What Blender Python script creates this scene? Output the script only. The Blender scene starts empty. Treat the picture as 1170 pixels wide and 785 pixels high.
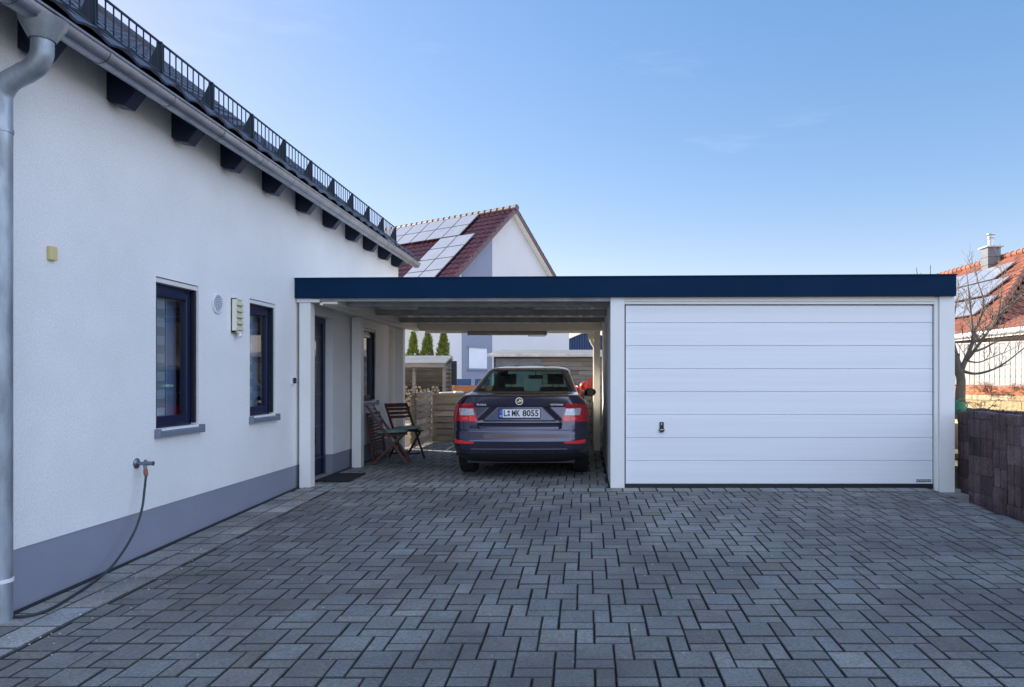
import bpy, math, random
from mathutils import Vector, Matrix
random.seed(7)
R = math.radians
PI = math.pi
scene = bpy.context.scene
COL = scene.collection

# ------------------------------------------------------------------ materials
def nodes(name):
    m = bpy.data.materials.new(name); m.use_nodes = True
    nt = m.node_tree; b = nt.nodes['Principled BSDF']
    return m, nt, b

def mat(name, color, rough=0.6, metal=0.0, var=0.12, vscale=3.0, fine=0.0, fscale=120.0, bump=0.0, bscale=80.0,
        bdist=0.004, coat=0.0, spec=None, attr=False, dirt=0.0, dirtcol=(0.1,0.09,0.08), stretch=None, rvar=0.0, detail=5.0, dlo=.5, dhi=.72):
    """principled with large scale colour variation, fine speckle, bump, optional per face colour multiplier"""
    m, nt, b = nodes(name)
    N, L = nt.nodes, nt.links
    tc = N.new('ShaderNodeTexCoord')
    co = tc.outputs['Object']
    if stretch:
        mp = N.new('ShaderNodeMapping'); mp.inputs['Scale'].default_value = stretch
        L.new(co, mp.inputs['Vector']); co = mp.outputs['Vector']
    def noise(sc, det=detail, rough_=0.6):
        n = N.new('ShaderNodeTexNoise'); n.inputs['Scale'].default_value = sc
        n.inputs['Detail'].default_value = det; n.inputs['Roughness'].default_value = rough_
        L.new(co, n.inputs['Vector']); return n
    def mul(a, fac_out, lo, hi):
        mr = N.new('ShaderNodeMapRange'); mr.inputs['From Min'].default_value = 0.3; mr.inputs['From Max'].default_value = 0.7
        mr.inputs['To Min'].default_value = lo; mr.inputs['To Max'].default_value = hi
        L.new(fac_out, mr.inputs['Value'])
        vm = N.new('ShaderNodeVectorMath'); vm.operation = 'SCALE'
        L.new(a, vm.inputs[0]); L.new(mr.outputs['Result'], vm.inputs['Scale']); return vm.outputs['Vector']
    rgb = N.new('ShaderNodeRGB'); rgb.outputs[0].default_value = (*color, 1)
    c = rgb.outputs[0]
    if attr:
        at = N.new('ShaderNodeAttribute'); at.attribute_name = 'tint'
        vm = N.new('ShaderNodeVectorMath'); vm.operation = 'MULTIPLY'
        L.new(c, vm.inputs[0]); L.new(at.outputs['Color'], vm.inputs[1]); c = vm.outputs['Vector']
    if var: c = mul(c, noise(vscale).outputs['Fac'], 1 - var, 1 + var)
    if fine: c = mul(c, noise(fscale, 2.0).outputs['Fac'], 1 - fine, 1 + fine)
    if dirt:
        n = noise(vscale * 0.6, 8.0, 0.7)
        mr = N.new('ShaderNodeMapRange'); mr.inputs['From Min'].default_value = dlo; mr.inputs['From Max'].default_value = dhi
        mr.inputs['To Max'].default_value = dirt
        L.new(n.outputs['Fac'], mr.inputs['Value'])
        mx = N.new('ShaderNodeMix'); mx.data_type = 'RGBA'
        L.new(mr.outputs['Result'], mx.inputs[0]); L.new(c, mx.inputs[6]); mx.inputs[7].default_value = (*dirtcol, 1)
        c = mx.outputs[2]
    L.new(c, b.inputs['Base Color'])
    b.inputs['Roughness'].default_value = rough
    if rvar:
        mr = N.new('ShaderNodeMapRange'); mr.inputs['From Min'].default_value = 0.3; mr.inputs['From Max'].default_value = 0.7
        mr.inputs['To Min'].default_value = rough - rvar; mr.inputs['To Max'].default_value = rough + rvar
        L.new(noise(vscale * 2.3).outputs['Fac'], mr.inputs['Value']); L.new(mr.outputs['Result'], b.inputs['Roughness'])
    b.inputs['Metallic'].default_value = metal
    b.inputs['Coat Weight'].default_value = coat
    b.inputs['Coat Roughness'].default_value = 0.04
    if spec is not None: b.inputs['Specular IOR Level'].default_value = spec
    if bump:
        bp = N.new('ShaderNodeBump'); bp.inputs['Strength'].default_value = bump; bp.inputs['Distance'].default_value = bdist
        L.new(noise(bscale, 4.0).outputs['Fac'], bp.inputs['Height']); L.new(bp.outputs['Normal'], b.inputs['Normal'])
    return m

def glass_mat(name, tint, refl_rough=0.02, base=0.08):
    m = bpy.data.materials.new(name); m.use_nodes = True
    nt = m.node_tree; N, L = nt.nodes, nt.links
    N.remove(N['Principled BSDF'])
    out = N['Material Output']
    tr = N.new('ShaderNodeBsdfTransparent'); tr.inputs[0].default_value = (*tint, 1)
    gl = N.new('ShaderNodeBsdfGlossy'); gl.inputs['Roughness'].default_value = refl_rough
    fr = N.new('ShaderNodeFresnel'); fr.inputs['IOR'].default_value = 1.5
    ad = N.new('ShaderNodeMath'); ad.operation = 'ADD'; ad.inputs[1].default_value = base; ad.use_clamp = True
    ge = N.new('ShaderNodeNewGeometry'); sel = N.new('ShaderNodeMix'); sel.data_type = 'FLOAT'
    L.new(ge.outputs['Backfacing'], sel.inputs[0]); L.new(fr.outputs[0], sel.inputs[2]); sel.inputs[3].default_value = 0.06
    L.new(sel.outputs[0], ad.inputs[0])
    mx = N.new('ShaderNodeMixShader')
    L.new(ad.outputs[0], mx.inputs[0]); L.new(tr.outputs[0], mx.inputs[1]); L.new(gl.outputs[0], mx.inputs[2])
    L.new(mx.outputs[0], out.inputs['Surface'])
    return m

def brick_mat(name, c1, c2, mortar, bw, bh, msize=0.01, rough=0.85, axis='XZ', bumpd=0.01, scale=1.0, bump2=0.3):
    m, nt, b = nodes(name); N, L = nt.nodes, nt.links
    tc = N.new('ShaderNodeTexCoord'); sp = N.new('ShaderNodeSeparateXYZ'); cb = N.new('ShaderNodeCombineXYZ')
    L.new(tc.outputs['Object'], sp.inputs[0])
    L.new(sp.outputs[axis[0]], cb.inputs[0]); L.new(sp.outputs[axis[1]], cb.inputs[1])
    br = N.new('ShaderNodeTexBrick'); L.new(cb.outputs[0], br.inputs['Vector'])
    br.inputs['Color1'].default_value = (*c1, 1); br.inputs['Color2'].default_value = (*c2, 1); br.inputs['Mortar'].default_value = (*mortar, 1)
    br.inputs['Scale'].default_value = scale; br.inputs['Brick Width'].default_value = bw; br.inputs['Row Height'].default_value = bh
    br.inputs['Mortar Size'].default_value = msize; br.inputs['Mortar Smooth'].default_value = 0.3
    n = N.new('ShaderNodeTexNoise'); n.inputs['Scale'].default_value = 14; n.inputs['Detail'].default_value = 6
    L.new(tc.outputs['Object'], n.inputs['Vector'])
    mr = N.new('ShaderNodeMapRange'); mr.inputs['From Min'].default_value = .3; mr.inputs['From Max'].default_value = .7
    mr.inputs['To Min'].default_value = .65; mr.inputs['To Max'].default_value = 1.3; L.new(n.outputs['Fac'], mr.inputs['Value'])
    vm = N.new('ShaderNodeVectorMath'); vm.operation = 'SCALE'
    L.new(br.outputs['Color'], vm.inputs[0]); L.new(mr.outputs['Result'], vm.inputs['Scale'])
    L.new(vm.outputs[0], b.inputs['Base Color']); b.inputs['Roughness'].default_value = rough
    mm = N.new('ShaderNodeMath'); mm.operation = 'MULTIPLY_ADD'; mm.inputs[1].default_value = -1.0
    L.new(br.outputs['Fac'], mm.inputs[0])
    ms = N.new('ShaderNodeMath'); ms.operation = 'MULTIPLY'; ms.inputs[1].default_value = bump2; L.new(n.outputs['Fac'], ms.inputs[0])
    L.new(ms.outputs[0], mm.inputs[2])
    bp = N.new('ShaderNodeBump'); bp.inputs['Distance'].default_value = bumpd; bp.inputs['Strength'].default_value = 0.8
    L.new(mm.outputs[0], bp.inputs['Height']); L.new(bp.outputs['Normal'], b.inputs['Normal'])
    return m

M = {}
M['render_white'] = mat('render_white', (0.80,0.79,0.78), 0.92, var=0.05, vscale=1.2, fine=0.085, fscale=75, bump=0.8, bscale=150, bdist=0.004, spec=0.2, dirt=0.22, dirtcol=(0.60,0.58,0.54))
M['plinth'] = mat('plinth_grey', (0.25,0.262,0.325), 0.9, var=0.06, vscale=2.0, fine=0.06, fscale=180, bump=0.4, bscale=170, bdist=0.003, spec=0.2, dirt=0.25, dirtcol=(0.25,0.26,0.31))
M['navy'] = mat('navy_paint', (0.007,0.016,0.046), 0.45, var=0.10, vscale=4, bump=0.15, bscale=30, bdist=0.001)
M['fascia'] = mat('fascia_navy', (0.001,0.020,0.058), 0.7, var=0.12, vscale=1.3, rvar=0.06, fine=0.05, fscale=60, bump=0.12, bscale=6, bdist=0.003, dirt=0.08, dirtcol=(0.02,0.05,0.08), spec=.12)
M['navy_window'] = mat('navy_window_plastic', (0.006,0.012,0.045), 0.28, var=0.04)
M['zinc'] = mat('weathered_zinc', (0.36,0.38,0.42), 0.42, metal=0.85, var=0.18, vscale=5, rvar=0.1, bump=0.15, bscale=12, bdist=0.002, dirt=0.35, dirtcol=(0.25,0.25,0.26))
M['zinc_pipe'] = mat('galvanised_pipe', (0.34,0.38,0.42), 0.5, metal=0.7, var=0.3, vscale=8, rvar=0.12, dirt=0.6, dirtcol=(0.24,0.22,0.19), stretch=(1,1,0.35), detail=8)
M['tile_dark'] = mat('roof_tile_anthracite', (0.045,0.05,0.075), 0.4, var=0.25, vscale=6, bump=0.3, bscale=60, attr=True)
M['guard'] = mat('guard_metal', (0.018,0.026,0.036), 0.45, metal=0.4, var=0.1)
M['white_paint'] = mat('white_painted_steel', (0.80,0.79,0.76), 0.5, var=0.03, vscale=2, fine=0.02, fscale=90, bump=0.1, bscale=60, bdist=0.001, dirt=0.12, dirtcol=(0.6,0.58,0.52))
M['cream_paint'] = mat('cream_painted_steel', (0.82,0.77,0.66), 0.5, var=0.05, vscale=2, dirt=0.15, dirtcol=(0.55,0.5,0.42))
M['door_white'] = mat('garage_door_white', (0.79,0.81,0.83), 0.42, var=0.04, vscale=1.0, rvar=0.05, bump=0.35, bscale=14, bdist=0.0015, stretch=(0.35,1,18))
M['black'] = mat('black_rubber', (0.012,0.013,0.018), 0.6, var=0.1)
M['beam'] = mat('beam_grey', (0.29,0.285,0.28), 0.55, metal=0.2, var=0.25, vscale=5, dirt=0.4, dirtcol=(0.14,0.12,0.09))
M['sheet'] = mat('trapezoid_sheet_underside', (0.85,0.80,0.70), 0.35, var=0.12, vscale=3, dirt=0.2, dirtcol=(0.2,0.17,0.13))
M['paver'] = mat('concrete_paver', (0.165,0.167,0.162), 0.80, var=0.24, vscale=.9, fine=0.30, fscale=62, bump=0.7, bscale=90, bdist=0.0035, attr=True, dirt=0.78, dirtcol=(0.066,0.059,0.057), detail=8, rvar=0.08, dlo=.44, dhi=.66)
M['joint'] = mat('joint_sand', (0.012,0.013,0.013), 0.95, var=0.3, vscale=12, fine=0.4, fscale=200)
M['earth'] = mat('garden_ground', (0.24,0.22,0.17), 0.95, var=0.4, vscale=0.8, fine=0.3, fscale=40, bump=0.7, bscale=20, bdist=0.03, dirt=0.5, dirtcol=(0.14,0.16,0.07))
M['gravel'] = mat('pale_gravel', (0.46,0.41,0.33), 0.95, var=0.2, vscale=3, fine=0.3, fscale=50, bump=0.6, bscale=40, bdist=0.02)
M['soil'] = mat('soil', (0.05,0.038,0.035), 0.95, var=0.4, vscale=8, fine=0.4, fscale=60, bump=0.8, bscale=30, bdist=0.03)
M['car'] = mat('car_paint', (0.050,0.046,0.078), 0.20, metal=0.6, var=0.0, coat=1.0)
M['plastic'] = mat('black_plastic', (0.014,0.014,0.016), 0.45, var=0.1, vscale=30)
M['tyre'] = mat('tyre_rubber', (0.016,0.016,0.017), 0.8, var=0.2, vscale=20, bump=0.3, bscale=60)
M['alloy'] = mat('alloy', (0.5,0.5,0.52), 0.3, metal=0.9, var=0.05)
M['chrome'] = mat('chrome', (0.75,0.76,0.78), 0.15, metal=1.0, var=0.0)
M['lamp_red'] = mat('tail_lamp_red', (0.48,0.008,0.016), 0.12, var=0.12, vscale=40, coat=1.0)
M['lamp_bright'] = mat('tail_lamp_bright_red', (0.90,0.03,0.03), 0.15, var=0.25, vscale=60, coat=1.0)
M['lamp_clear'] = mat('tail_lamp_clear', (0.46,0.50,0.52), 0.15, metal=0.2, var=0.35, vscale=45, coat=1.0)
M['lens_dark'] = mat('mirror_glass', (0.012,0.014,0.018), 0.08, var=0.0)
M['plate_white'] = mat('plate_white', (0.82,0.83,0.86), 0.35, var=0.03)
M['plate_blue'] = mat('plate_blue', (0.01,0.06,0.42), 0.35, var=0.0)
M['glyph'] = mat('plate_black', (0.012,0.012,0.014), 0.4, var=0.0)
M['star'] = mat('plate_yellow', (0.8,0.6,0.05), 0.4, var=0.0)
M['seal_green'] = mat('seal_dark', (0.09,0.12,0.14), 0.4, var=0.2, vscale=200)
M['car_glass'] = glass_mat('car_glass', (0.52,0.72,0.68), base=0.02)
M['car_inside'] = mat('car_interior_fabric', (0.022,0.022,0.026), 0.85, var=0.15, vscale=20)
M['glass'] = glass_mat('window_glass', (0.72,0.78,0.84), base=0.12)
M['inside'] = mat('room_dark', (0.045,0.05,0.065), 0.9, var=0.1)
M['blind_light'] = mat('blind_light', (0.50,0.55,0.56), 0.8, var=0.05, attr=True)
M['grey_sill'] = mat('aluminium_sill', (0.20,0.23,0.29), 0.4, metal=0.3, var=0.08)
M['reveal'] = mat('window_reveal', (0.70,0.69,0.66), 0.8, var=0.04, fine=0.05)
M['lamp_body'] = mat('wall_lamp_body', (0.80,0.77,0.66), 0.5, var=0.04)
M['lamp_louvre'] = mat('wall_lamp_louvre', (0.55,0.53,0.36), 0.5, var=0.06)
M['vent'] = mat('vent_plastic', (0.72,0.74,0.78), 0.5, var=0.04)
M['vent_dark'] = mat('vent_dark', (0.16,0.19,0.26), 0.6, var=0.1)
M['yellow'] = mat('yellow_plastic', (0.62,0.52,0.22), 0.5, var=0.05)
M['tap'] = mat('tap_metal', (0.20,0.22,0.27), 0.35, metal=0.8, var=0.2, vscale=30)
M['orange'] = mat('orange_plastic', (0.32,0.09,0.05), 0.5, var=0.1)
M['hose'] = mat('hose_rubber', (0.022,0.028,0.035), 0.5, var=0.25, vscale=20)
M['mat_fibre'] = mat('doormat_fibre', (0.012,0.013,0.017), 0.95, var=0.2, vscale=30, bump=0.8, bscale=300, bdist=0.006)
M['redwood'] = mat('stained_wood', (0.085,0.028,0.022), 0.45, var=0.35, vscale=7, stretch=(1,1,0.3), bump=0.2, bscale=60)
M['cushion'] = mat('cushion_green', (0.20,0.32,0.27), 0.95, var=0.45, vscale=16, fine=0.1, fscale=150, bump=0.4, bscale=50, bdist=0.01)
M['pallet'] = mat('pallet_wood', (0.34,0.29,0.225), 0.85, var=0.3, vscale=6, fine=0.12, fscale=60, bump=0.35, bscale=40, attr=True, stretch=(0.4,0.4,3))
M['greywood'] = mat('weathered_board', (0.19,0.17,0.15), 0.85, var=0.35, vscale=5, fine=0.15, fscale=60, bump=0.35, bscale=40, attr=True, stretch=(0.3,0.3,4))
M['felt'] = mat('roofing_felt', (0.16,0.165,0.18), 0.9, var=0.2, vscale=3, fine=0.15, fscale=60)
M['log'] = mat('log_bark', (0.12,0.09,0.06), 0.9, var=0.5, vscale=14, bump=0.6, bscale=40, bdist=0.01)
M['log_end'] = mat('log_end', (0.26,0.20,0.14), 0.9, var=0.4, vscale=20)
M['planter'] = mat('planter_wood', (0.46,0.19,0.08), 0.7, var=0.25, vscale=5, bump=0.2, bscale=40, attr=True, stretch=(0.4,0.4,3))
M['stone_light'] = mat('pale_stone', (0.48,0.46,0.42), 0.9, var=0.25, vscale=5, bump=0.5, bscale=20, bdist=0.01)
M['blue_plastic'] = mat('blue_chair', (0.02,0.06,0.16), 0.5, var=0.1)
M['neigh_white'] = mat('neighbour_render', (0.61,0.61,0.62), 0.9, var=0.03, vscale=0.6, fine=0.03, fscale=60, bump=0.3, bscale=60, spec=0.2)
M['neigh_grey'] = mat('neighbour_grey_render', (0.24,0.265,0.345), 0.9, var=0.04, vscale=0.6, fine=0.03, fscale=60, bump=0.3, bscale=60, spec=0.2)
M['shutter'] = mat('roller_shutter', (0.72,0.76,0.82), 0.5, var=0.03)
M['tile_red'] = mat('roof_tile_wine_red', (0.080,0.016,0.020), 0.24, var=0.3, vscale=4, coat=0.3, attr=True)
M['ridge_grey'] = mat('ridge_tile_weathered', (0.12,0.085,0.085), 0.6, var=0.3, vscale=6)
M['tile_orange'] = mat('roof_tile_orange', (0.28,0.105,0.062), 0.75, var=0.35, vscale=3, fine=0.15, fscale=30, attr=True, dirt=0.4, dirtcol=(0.2,0.07,0.05))
M['panel_light'] = mat('solar_panel', (0.27,0.28,0.31), 0.28, metal=0.0, var=0.08, vscale=2, coat=0.5)  # base colour lightened to hold the sky glare on the panels
M['panel_frame'] = mat('solar_frame', (0.30,0.31,0.34), 0.35, metal=0.8, var=0.05)
M['chimney'] = mat('chimney_cladding', (0.15,0.155,0.17), 0.6, var=0.15, vscale=4)
M['shed_blue'] = mat('blue_sheet_metal', (0.012,0.045,0.12), 0.45, var=0.12, vscale=3)
M['concrete'] = mat('concrete', (0.27,0.265,0.25), 0.9, var=0.2, vscale=4, fine=0.15, fscale=90, bump=0.4, bscale=50)
M['block'] = brick_mat('grey_block', (0.20,0.19,0.17), (0.27,0.25,0.22), (0.07,0.065,0.06), 0.38, 0.155, 0.008)
M['sandstone'] = brick_mat('sandstone', (0.56,0.40,0.20), (0.66,0.50,0.30), (0.30,0.2,0.1), 0.40, 0.205, 0.008, bumpd=0.02, bump2=1.2)
M['redbrick'] = brick_mat('brick_red', (0.50,0.17,0.08), (0.60,0.24,0.12), (0.35,0.2,0.12), 0.3, 0.2, 0.006, bump2=0.8)
M['dark_brick'] = brick_mat('brick_brown', (0.20,0.09,0.06), (0.25,0.12,0.08), (0.25,0.22,0.2), 0.25, 0.08, 0.008)
M['fence_white'] = mat('fence_white', (0.56,0.54,0.50), 0.7, var=0.12, vscale=5, attr=True, dirt=0.25, dirtcol=(0.45,0.4,0.33))
M['palisade'] = mat('palisade_block', (0.122,0.082,0.082), 0.9, var=0.40, vscale=6, fine=0.3, fscale=90, bump=0.9, bscale=45, bdist=0.012, attr=True, stretch=(1,1,0.35), dirt=0.3, dirtcol=(0.15,0.13,0.15))
M['bark'] = mat('bark', (0.15,0.115,0.085), 0.9, var=0.4, vscale=14, bump=0.8, bscale=50, bdist=0.01, dirt=0.4, dirtcol=(0.10,0.11,0.06))
M['twig'] = mat('twig', (0.19,0.15,0.12), 0.85, var=0.3, vscale=10)
M['conifer'] = mat('conifer_leaf', (0.13,0.175,0.022), 0.7, var=0.4, vscale=9, attr=True)
M['dry_leaf'] = mat('dry_leaf', (0.24,0.08,0.04), 0.8, var=0.4, vscale=9, attr=True)
M['heather'] = mat('dark_groundcover', (0.045,0.022,0.035), 0.85, var=0.5, vscale=9, attr=True)
M['green_plastic'] = mat('green_plastic', (0.03,0.20,0.09), 0.45, var=0.15)
M['red_plastic'] = mat('red_plastic', (0.55,0.03,0.02), 0.4, var=0.1)
M['tube_plastic'] = mat('tube_light_diffuser', (0.42,0.36,0.24), 0.4, var=0.15, vscale=4)
M['tube_dark'] = mat('tube_light_diffuser_grey', (0.30,0.29,0.28), 0.4, var=0.15, vscale=4)
M['nameplate'] = mat('nameplate', (0.03,0.04,0.05), 0.4, var=0.0)

# ------------------------------------------------------------------ mesh helpers
def world_loc(o):
    v = Vector((0,0,0))
    while o is not None:
        v += o.location; o = o.parent
    return v

class MB:
    def __init__(s): s.v=[]; s.f=[]; s.m=[]; s.t=[]; s.cm=0; s.ct=(1,1,1)
    def add(s, vs, fs, mi=None):
        k=len(s.v); s.v += [tuple(p) for p in vs]
        for f in fs: s.f.append([i+k for i in f]); s.m.append(s.cm if mi is None else mi); s.t.append(s.ct)
    def box(s,x0,x1,y0,y1,z0,z1,mi=None):
        if x1<x0:x0,x1=x1,x0
        if y1<y0:y0,y1=y1,y0
        if z1<z0:z0,z1=z1,z0
        s.add([(x0,y0,z0),(x1,y0,z0),(x1,y1,z0),(x0,y1,z0),(x0,y0,z1),(x1,y0,z1),(x1,y1,z1),(x0,y1,z1)],
              [(0,3,2,1),(4,5,6,7),(0,1,5,4),(1,2,6,5),(2,3,7,6),(3,0,4,7)],mi)
    def obox(s, c, ax, ay, az, hx, hy, hz, mi=None):
        c=Vector(c); ax=Vector(ax).normalized()*hx; ay=Vector(ay).normalized()*hy; az=Vector(az).normalized()*hz
        vs=[c+sx*ax+sy*ay+sz*az for sz in(-1,1) for (sx,sy) in((-1,-1),(1,-1),(1,1),(-1,1))]
        s.add(vs,[(0,3,2,1),(4,5,6,7),(0,1,5,4),(1,2,6,5),(2,3,7,6),(3,0,4,7)],mi)
    def bar(s, p0, p1, w, h, up=(0,0,1), mi=None):
        p0=Vector(p0);p1=Vector(p1); d=(p1-p0); L=d.length; d.normalize()
        side=d.cross(Vector(up))
        if side.length<1e-4: side=d.cross(Vector((1,0,0)))
        side.normalize(); u=side.cross(d)
        s.obox((p0+p1)/2, d, side, u, L/2, w/2, h/2, mi)
    def tube(s, pts, rad, n=10, caps=True, mi=None):
        pts=[Vector(p) for p in pts]; rs = rad if isinstance(rad,(list,tuple)) else [rad]*len(pts)
        vs=[]; prev=None
        for i,p in enumerate(pts):
            if i==0: d=pts[1]-p
            elif i==len(pts)-1: d=p-pts[i-1]
            else: d=(pts[i+1]-p).normalized()+(p-pts[i-1]).normalized()
            d.normalize()
            if prev is None:
                a=Vector((0,0,1)) if abs(d.z)<0.9 else Vector((1,0,0))
                u=d.cross(a).normalized()
            else:
                u=(prev-d*prev.dot(d)).normalized()
            w=d.cross(u); prev=u
            for k in range(n):
                t=2*PI*k/n; vs.append(p+(u*math.cos(t)+w*math.sin(t))*rs[i])
        fs=[]
        for i in range(len(pts)-1):
            for k in range(n):
                a=i*n+k;b=i*n+(k+1)%n; fs.append((a,a+n,b+n,b)[::-1])
        if caps: fs.append(tuple(range(n))[::-1] if False else tuple(range(n))); fs.append(tuple(range((len(pts)-1)*n,len(pts)*n))[::-1])
        s.add(vs,fs,mi)
    def cyl(s,p0,p1,r,n=16,mi=None,r1=None): s.tube([p0,p1],[r,r if r1 is None else r1],n,True,mi)
    def prism(s, poly, a0, a1, axis='Y', mi=None):
        """poly 2d in the plane normal to axis, extruded a0..a1"""
        def P(u,v,a):
            return {'Y':(u,a,v),'X':(a,u,v),'Z':(u,v,a)}[axis]
        n=len(poly); vs=[P(u,v,a0) for u,v in poly]+[P(u,v,a1) for u,v in poly]
        fs=[tuple(range(n)),tuple(range(n,2*n))[::-1]]+[(i,(i+1)%n,(i+1)%n+n,i+n)[::-1] for i in range(n)]
        s.add(vs,fs,mi)
    def sphere(s,c,r,n=16,m=10,mi=None,sc=(1,1,1)):
        vs=[];fs=[]
        for j in range(m+1):
            ph=PI*j/m
            for i in range(n):
                t=2*PI*i/n; vs.append((c[0]+sc[0]*r*math.sin(ph)*math.cos(t),c[1]+sc[1]*r*math.sin(ph)*math.sin(t),c[2]+sc[2]*r*math.cos(ph)))
        for j in range(m):
            for i in range(n):
                a=j*n+i;b=j*n+(i+1)%n; fs.append((a,a+n,b+n,b))
        s.add(vs,fs,mi)
    def build(s,name,mats,parent=None,smooth=False,bevel=0,angle=35,segs=2):
        if not isinstance(mats,(list,tuple)): mats=[mats]
        me=bpy.data.meshes.new(name)
        off = world_loc(parent) if parent is not None else Vector((0,0,0))
        me.from_pydata([(a-off.x,b-off.y,c-off.z) for a,b,c in s.v],[],s.f)
        for m in mats: me.materials.append(m)
        me.polygons.foreach_set('material_index',s.m)
        at=me.attributes.new('tint','FLOAT_COLOR','FACE')
        buf=[]
        for t in s.t: buf += [t[0],t[1],t[2],1.0]
        at.data.foreach_set('color',buf)
        if smooth:
            me.polygons.foreach_set('use_smooth',[True]*len(me.polygons))
            me.update(); me.set_sharp_from_angle(angle=R(angle))
        me.update()
        o=bpy.data.objects.new(name,me); COL.objects.link(o)
        if parent is not None: o.parent=parent
        if bevel:
            b=o.modifiers.new('bevel','BEVEL'); b.width=bevel; b.segments=segs; b.limit_method='ANGLE'; b.angle_limit=R(40); b.harden_normals=False
        return o

def thing(name, label, cat, loc=(0,0,0), rot=0, group=None):
    o=bpy.data.objects.new(name,None); COL.objects.link(o); o.location=loc; o.rotation_euler=(0,0,rot)
    o.empty_display_size=0.2
    tag(o,label,cat,group); return o
def tag(o,label,cat,group=None,kind=None):
    if label: o['label']=label
    if cat: o['category']=cat
    if group: o['group']=group
    if kind: o['kind']=kind
    return o
def struct(o): o['kind']='structure'; return o
def copy_tree(o,parent=None):
    c=o.copy(); COL.objects.link(c)
    if parent is not None: c.parent=parent
    for ch in list(o.children): copy_tree(ch,c)
    return c
def recenter(o):
    """move a top-level mesh's origin to the middle of its base"""
    me=o.data; xs=[v.co for v in me.vertices]
    cx=(min(p.x for p in xs)+max(p.x for p in xs))/2; cy=(min(p.y for p in xs)+max(p.y for p in xs))/2; cz=min(p.z for p in xs)
    me.transform(Matrix.Translation((-cx,-cy,-cz))); o.location=(cx,cy,cz); return o
def text_part(name,s,size,mt,parent,origin,offset=0.0,extrude=0.001,align='CENTER',xs=1.0,right=(1,0,0),up=(0,0,1),fit=None):
    cu=bpy.data.curves.new(name,'FONT'); cu.body=s; cu.size=size; cu.extrude=extrude; cu.offset=offset
    cu.align_x=align; cu.align_y='CENTER'; cu.resolution_u=3
    t=bpy.data.objects.new(name,cu); COL.objects.link(t)
    dg=bpy.context.evaluated_depsgraph_get(); me=bpy.data.meshes.new_from_object(t.evaluated_get(dg))
    bpy.data.objects.remove(t); bpy.data.curves.remove(cu)
    rt=Vector(right); upv=Vector(up); nn=rt.cross(upv)
    off=world_loc(parent) if parent else Vector((0,0,0)); og=Vector(origin)-off
    if fit:
        w_=[v.co.x for v in me.vertices]; mid=(min(w_)+max(w_))/2; xs=fit/(max(w_)-min(w_))
        for v in me.vertices: v.co.x-=mid
    for v in me.vertices:
        c=v.co.copy(); v.co=og+rt*c.x*xs+upv*c.y+nn*c.z
    me.materials.clear(); me.materials.append(mt)
    o=bpy.data.objects.new(name,me); COL.objects.link(o)
    if parent: o.parent=parent
    return o

def catmull(P,n=6):
    P=[Vector(p) for p in P]; out=[]
    for i in range(len(P)-1):
        p0=P[max(0,i-1)];p1=P[i];p2=P[i+1];p3=P[min(len(P)-1,i+2)]
        for k in range(n):
            t=k/n; out.append(.5*((2*p1)+(p2-p0)*t+(2*p0-5*p1+4*p2-p3)*t*t+(3*p1-p0-3*p2+p3)*t**3))
    out.append(P[-1]); return out

def lerp_table(tab,z):
    if z<=tab[0][0]: return tab[0][1]
    for (a,va),(b,vb) in zip(tab,tab[1:]):
        if z<=b: return va+(vb-va)*(z-a)/(b-a)
    return tab[-1][1]
def smooth(t): t=max(0,min(1,t)); return t*t*(3-2*t)

# ------------------------------------------------------------------ ground
YG=8.35
def gz(x,y):
    z=0.0
    if y<YG: z=-(YG-y)*0.026
    z-=0.14*smooth((x-4.02)/0.42)
    return z

g=MB()
xs=[-400,-120,-40,-12,-5,-3.4,-2,0,2,3.4,3.7,4,4.3,4.6,8,14,40,120,400]
ys=[-400,-120,-40,-15,-5,-2,2,5,8.35,9,12,14.35,14.5,20,30,45,80,160,400]
for j in range(len(ys)):
    for i in range(len(xs)): g.v.append((xs[i],ys[j],max(gz(xs[i],max(ys[j],-3)),-0.5)-0.08))
n=len(xs)
for j in range(len(ys)-1):
    for i in range(n-1): g.f.append([j*n+i,j*n+i+1,(j+1)*n+i+1,(j+1)*n+i]); g.m.append(0); g.t.append((1,1,1))
struct(g.build('ground',M['earth']))

def paving(mb, x0,x1,y0,y1, ox,oy, u=0.1, tone=1.0, gap=0.008, cham=0.0045, avoid=None):
    """three stone pattern: 2x2, 2x1 and 1x2 units on the lattice (2,2),(3,-1)"""
    rng=random.Random(int(ox*1000)+5)
    shapes=[(0,0,2,2),(0,2,2,1),(2,0,1,2)]
    for a in range(-90,140):
        for b in range(-90,140):
            i=2*a+3*b; j=2*a-b
            if ox+(i+3)*u<x0 or ox+i*u>x1 or oy-(j+3)*u>y1 or oy-j*u<y0: continue
            for (si,sj,w,h) in shapes:
                ax0=ox+(i+si)*u; ax1=ax0+w*u; ay1=oy-(j+sj)*u; ay0=ay1-h*u
                cx0=max(ax0,x0);cx1=min(ax1,x1);cy0=max(ay0,y0);cy1=min(ay1,y1)
                if cx1-cx0<0.03 or cy1-cy0<0.03: continue
                stone(mb,cx0,cx1,cy0,cy1,gap,cham,rng,tone)
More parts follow.
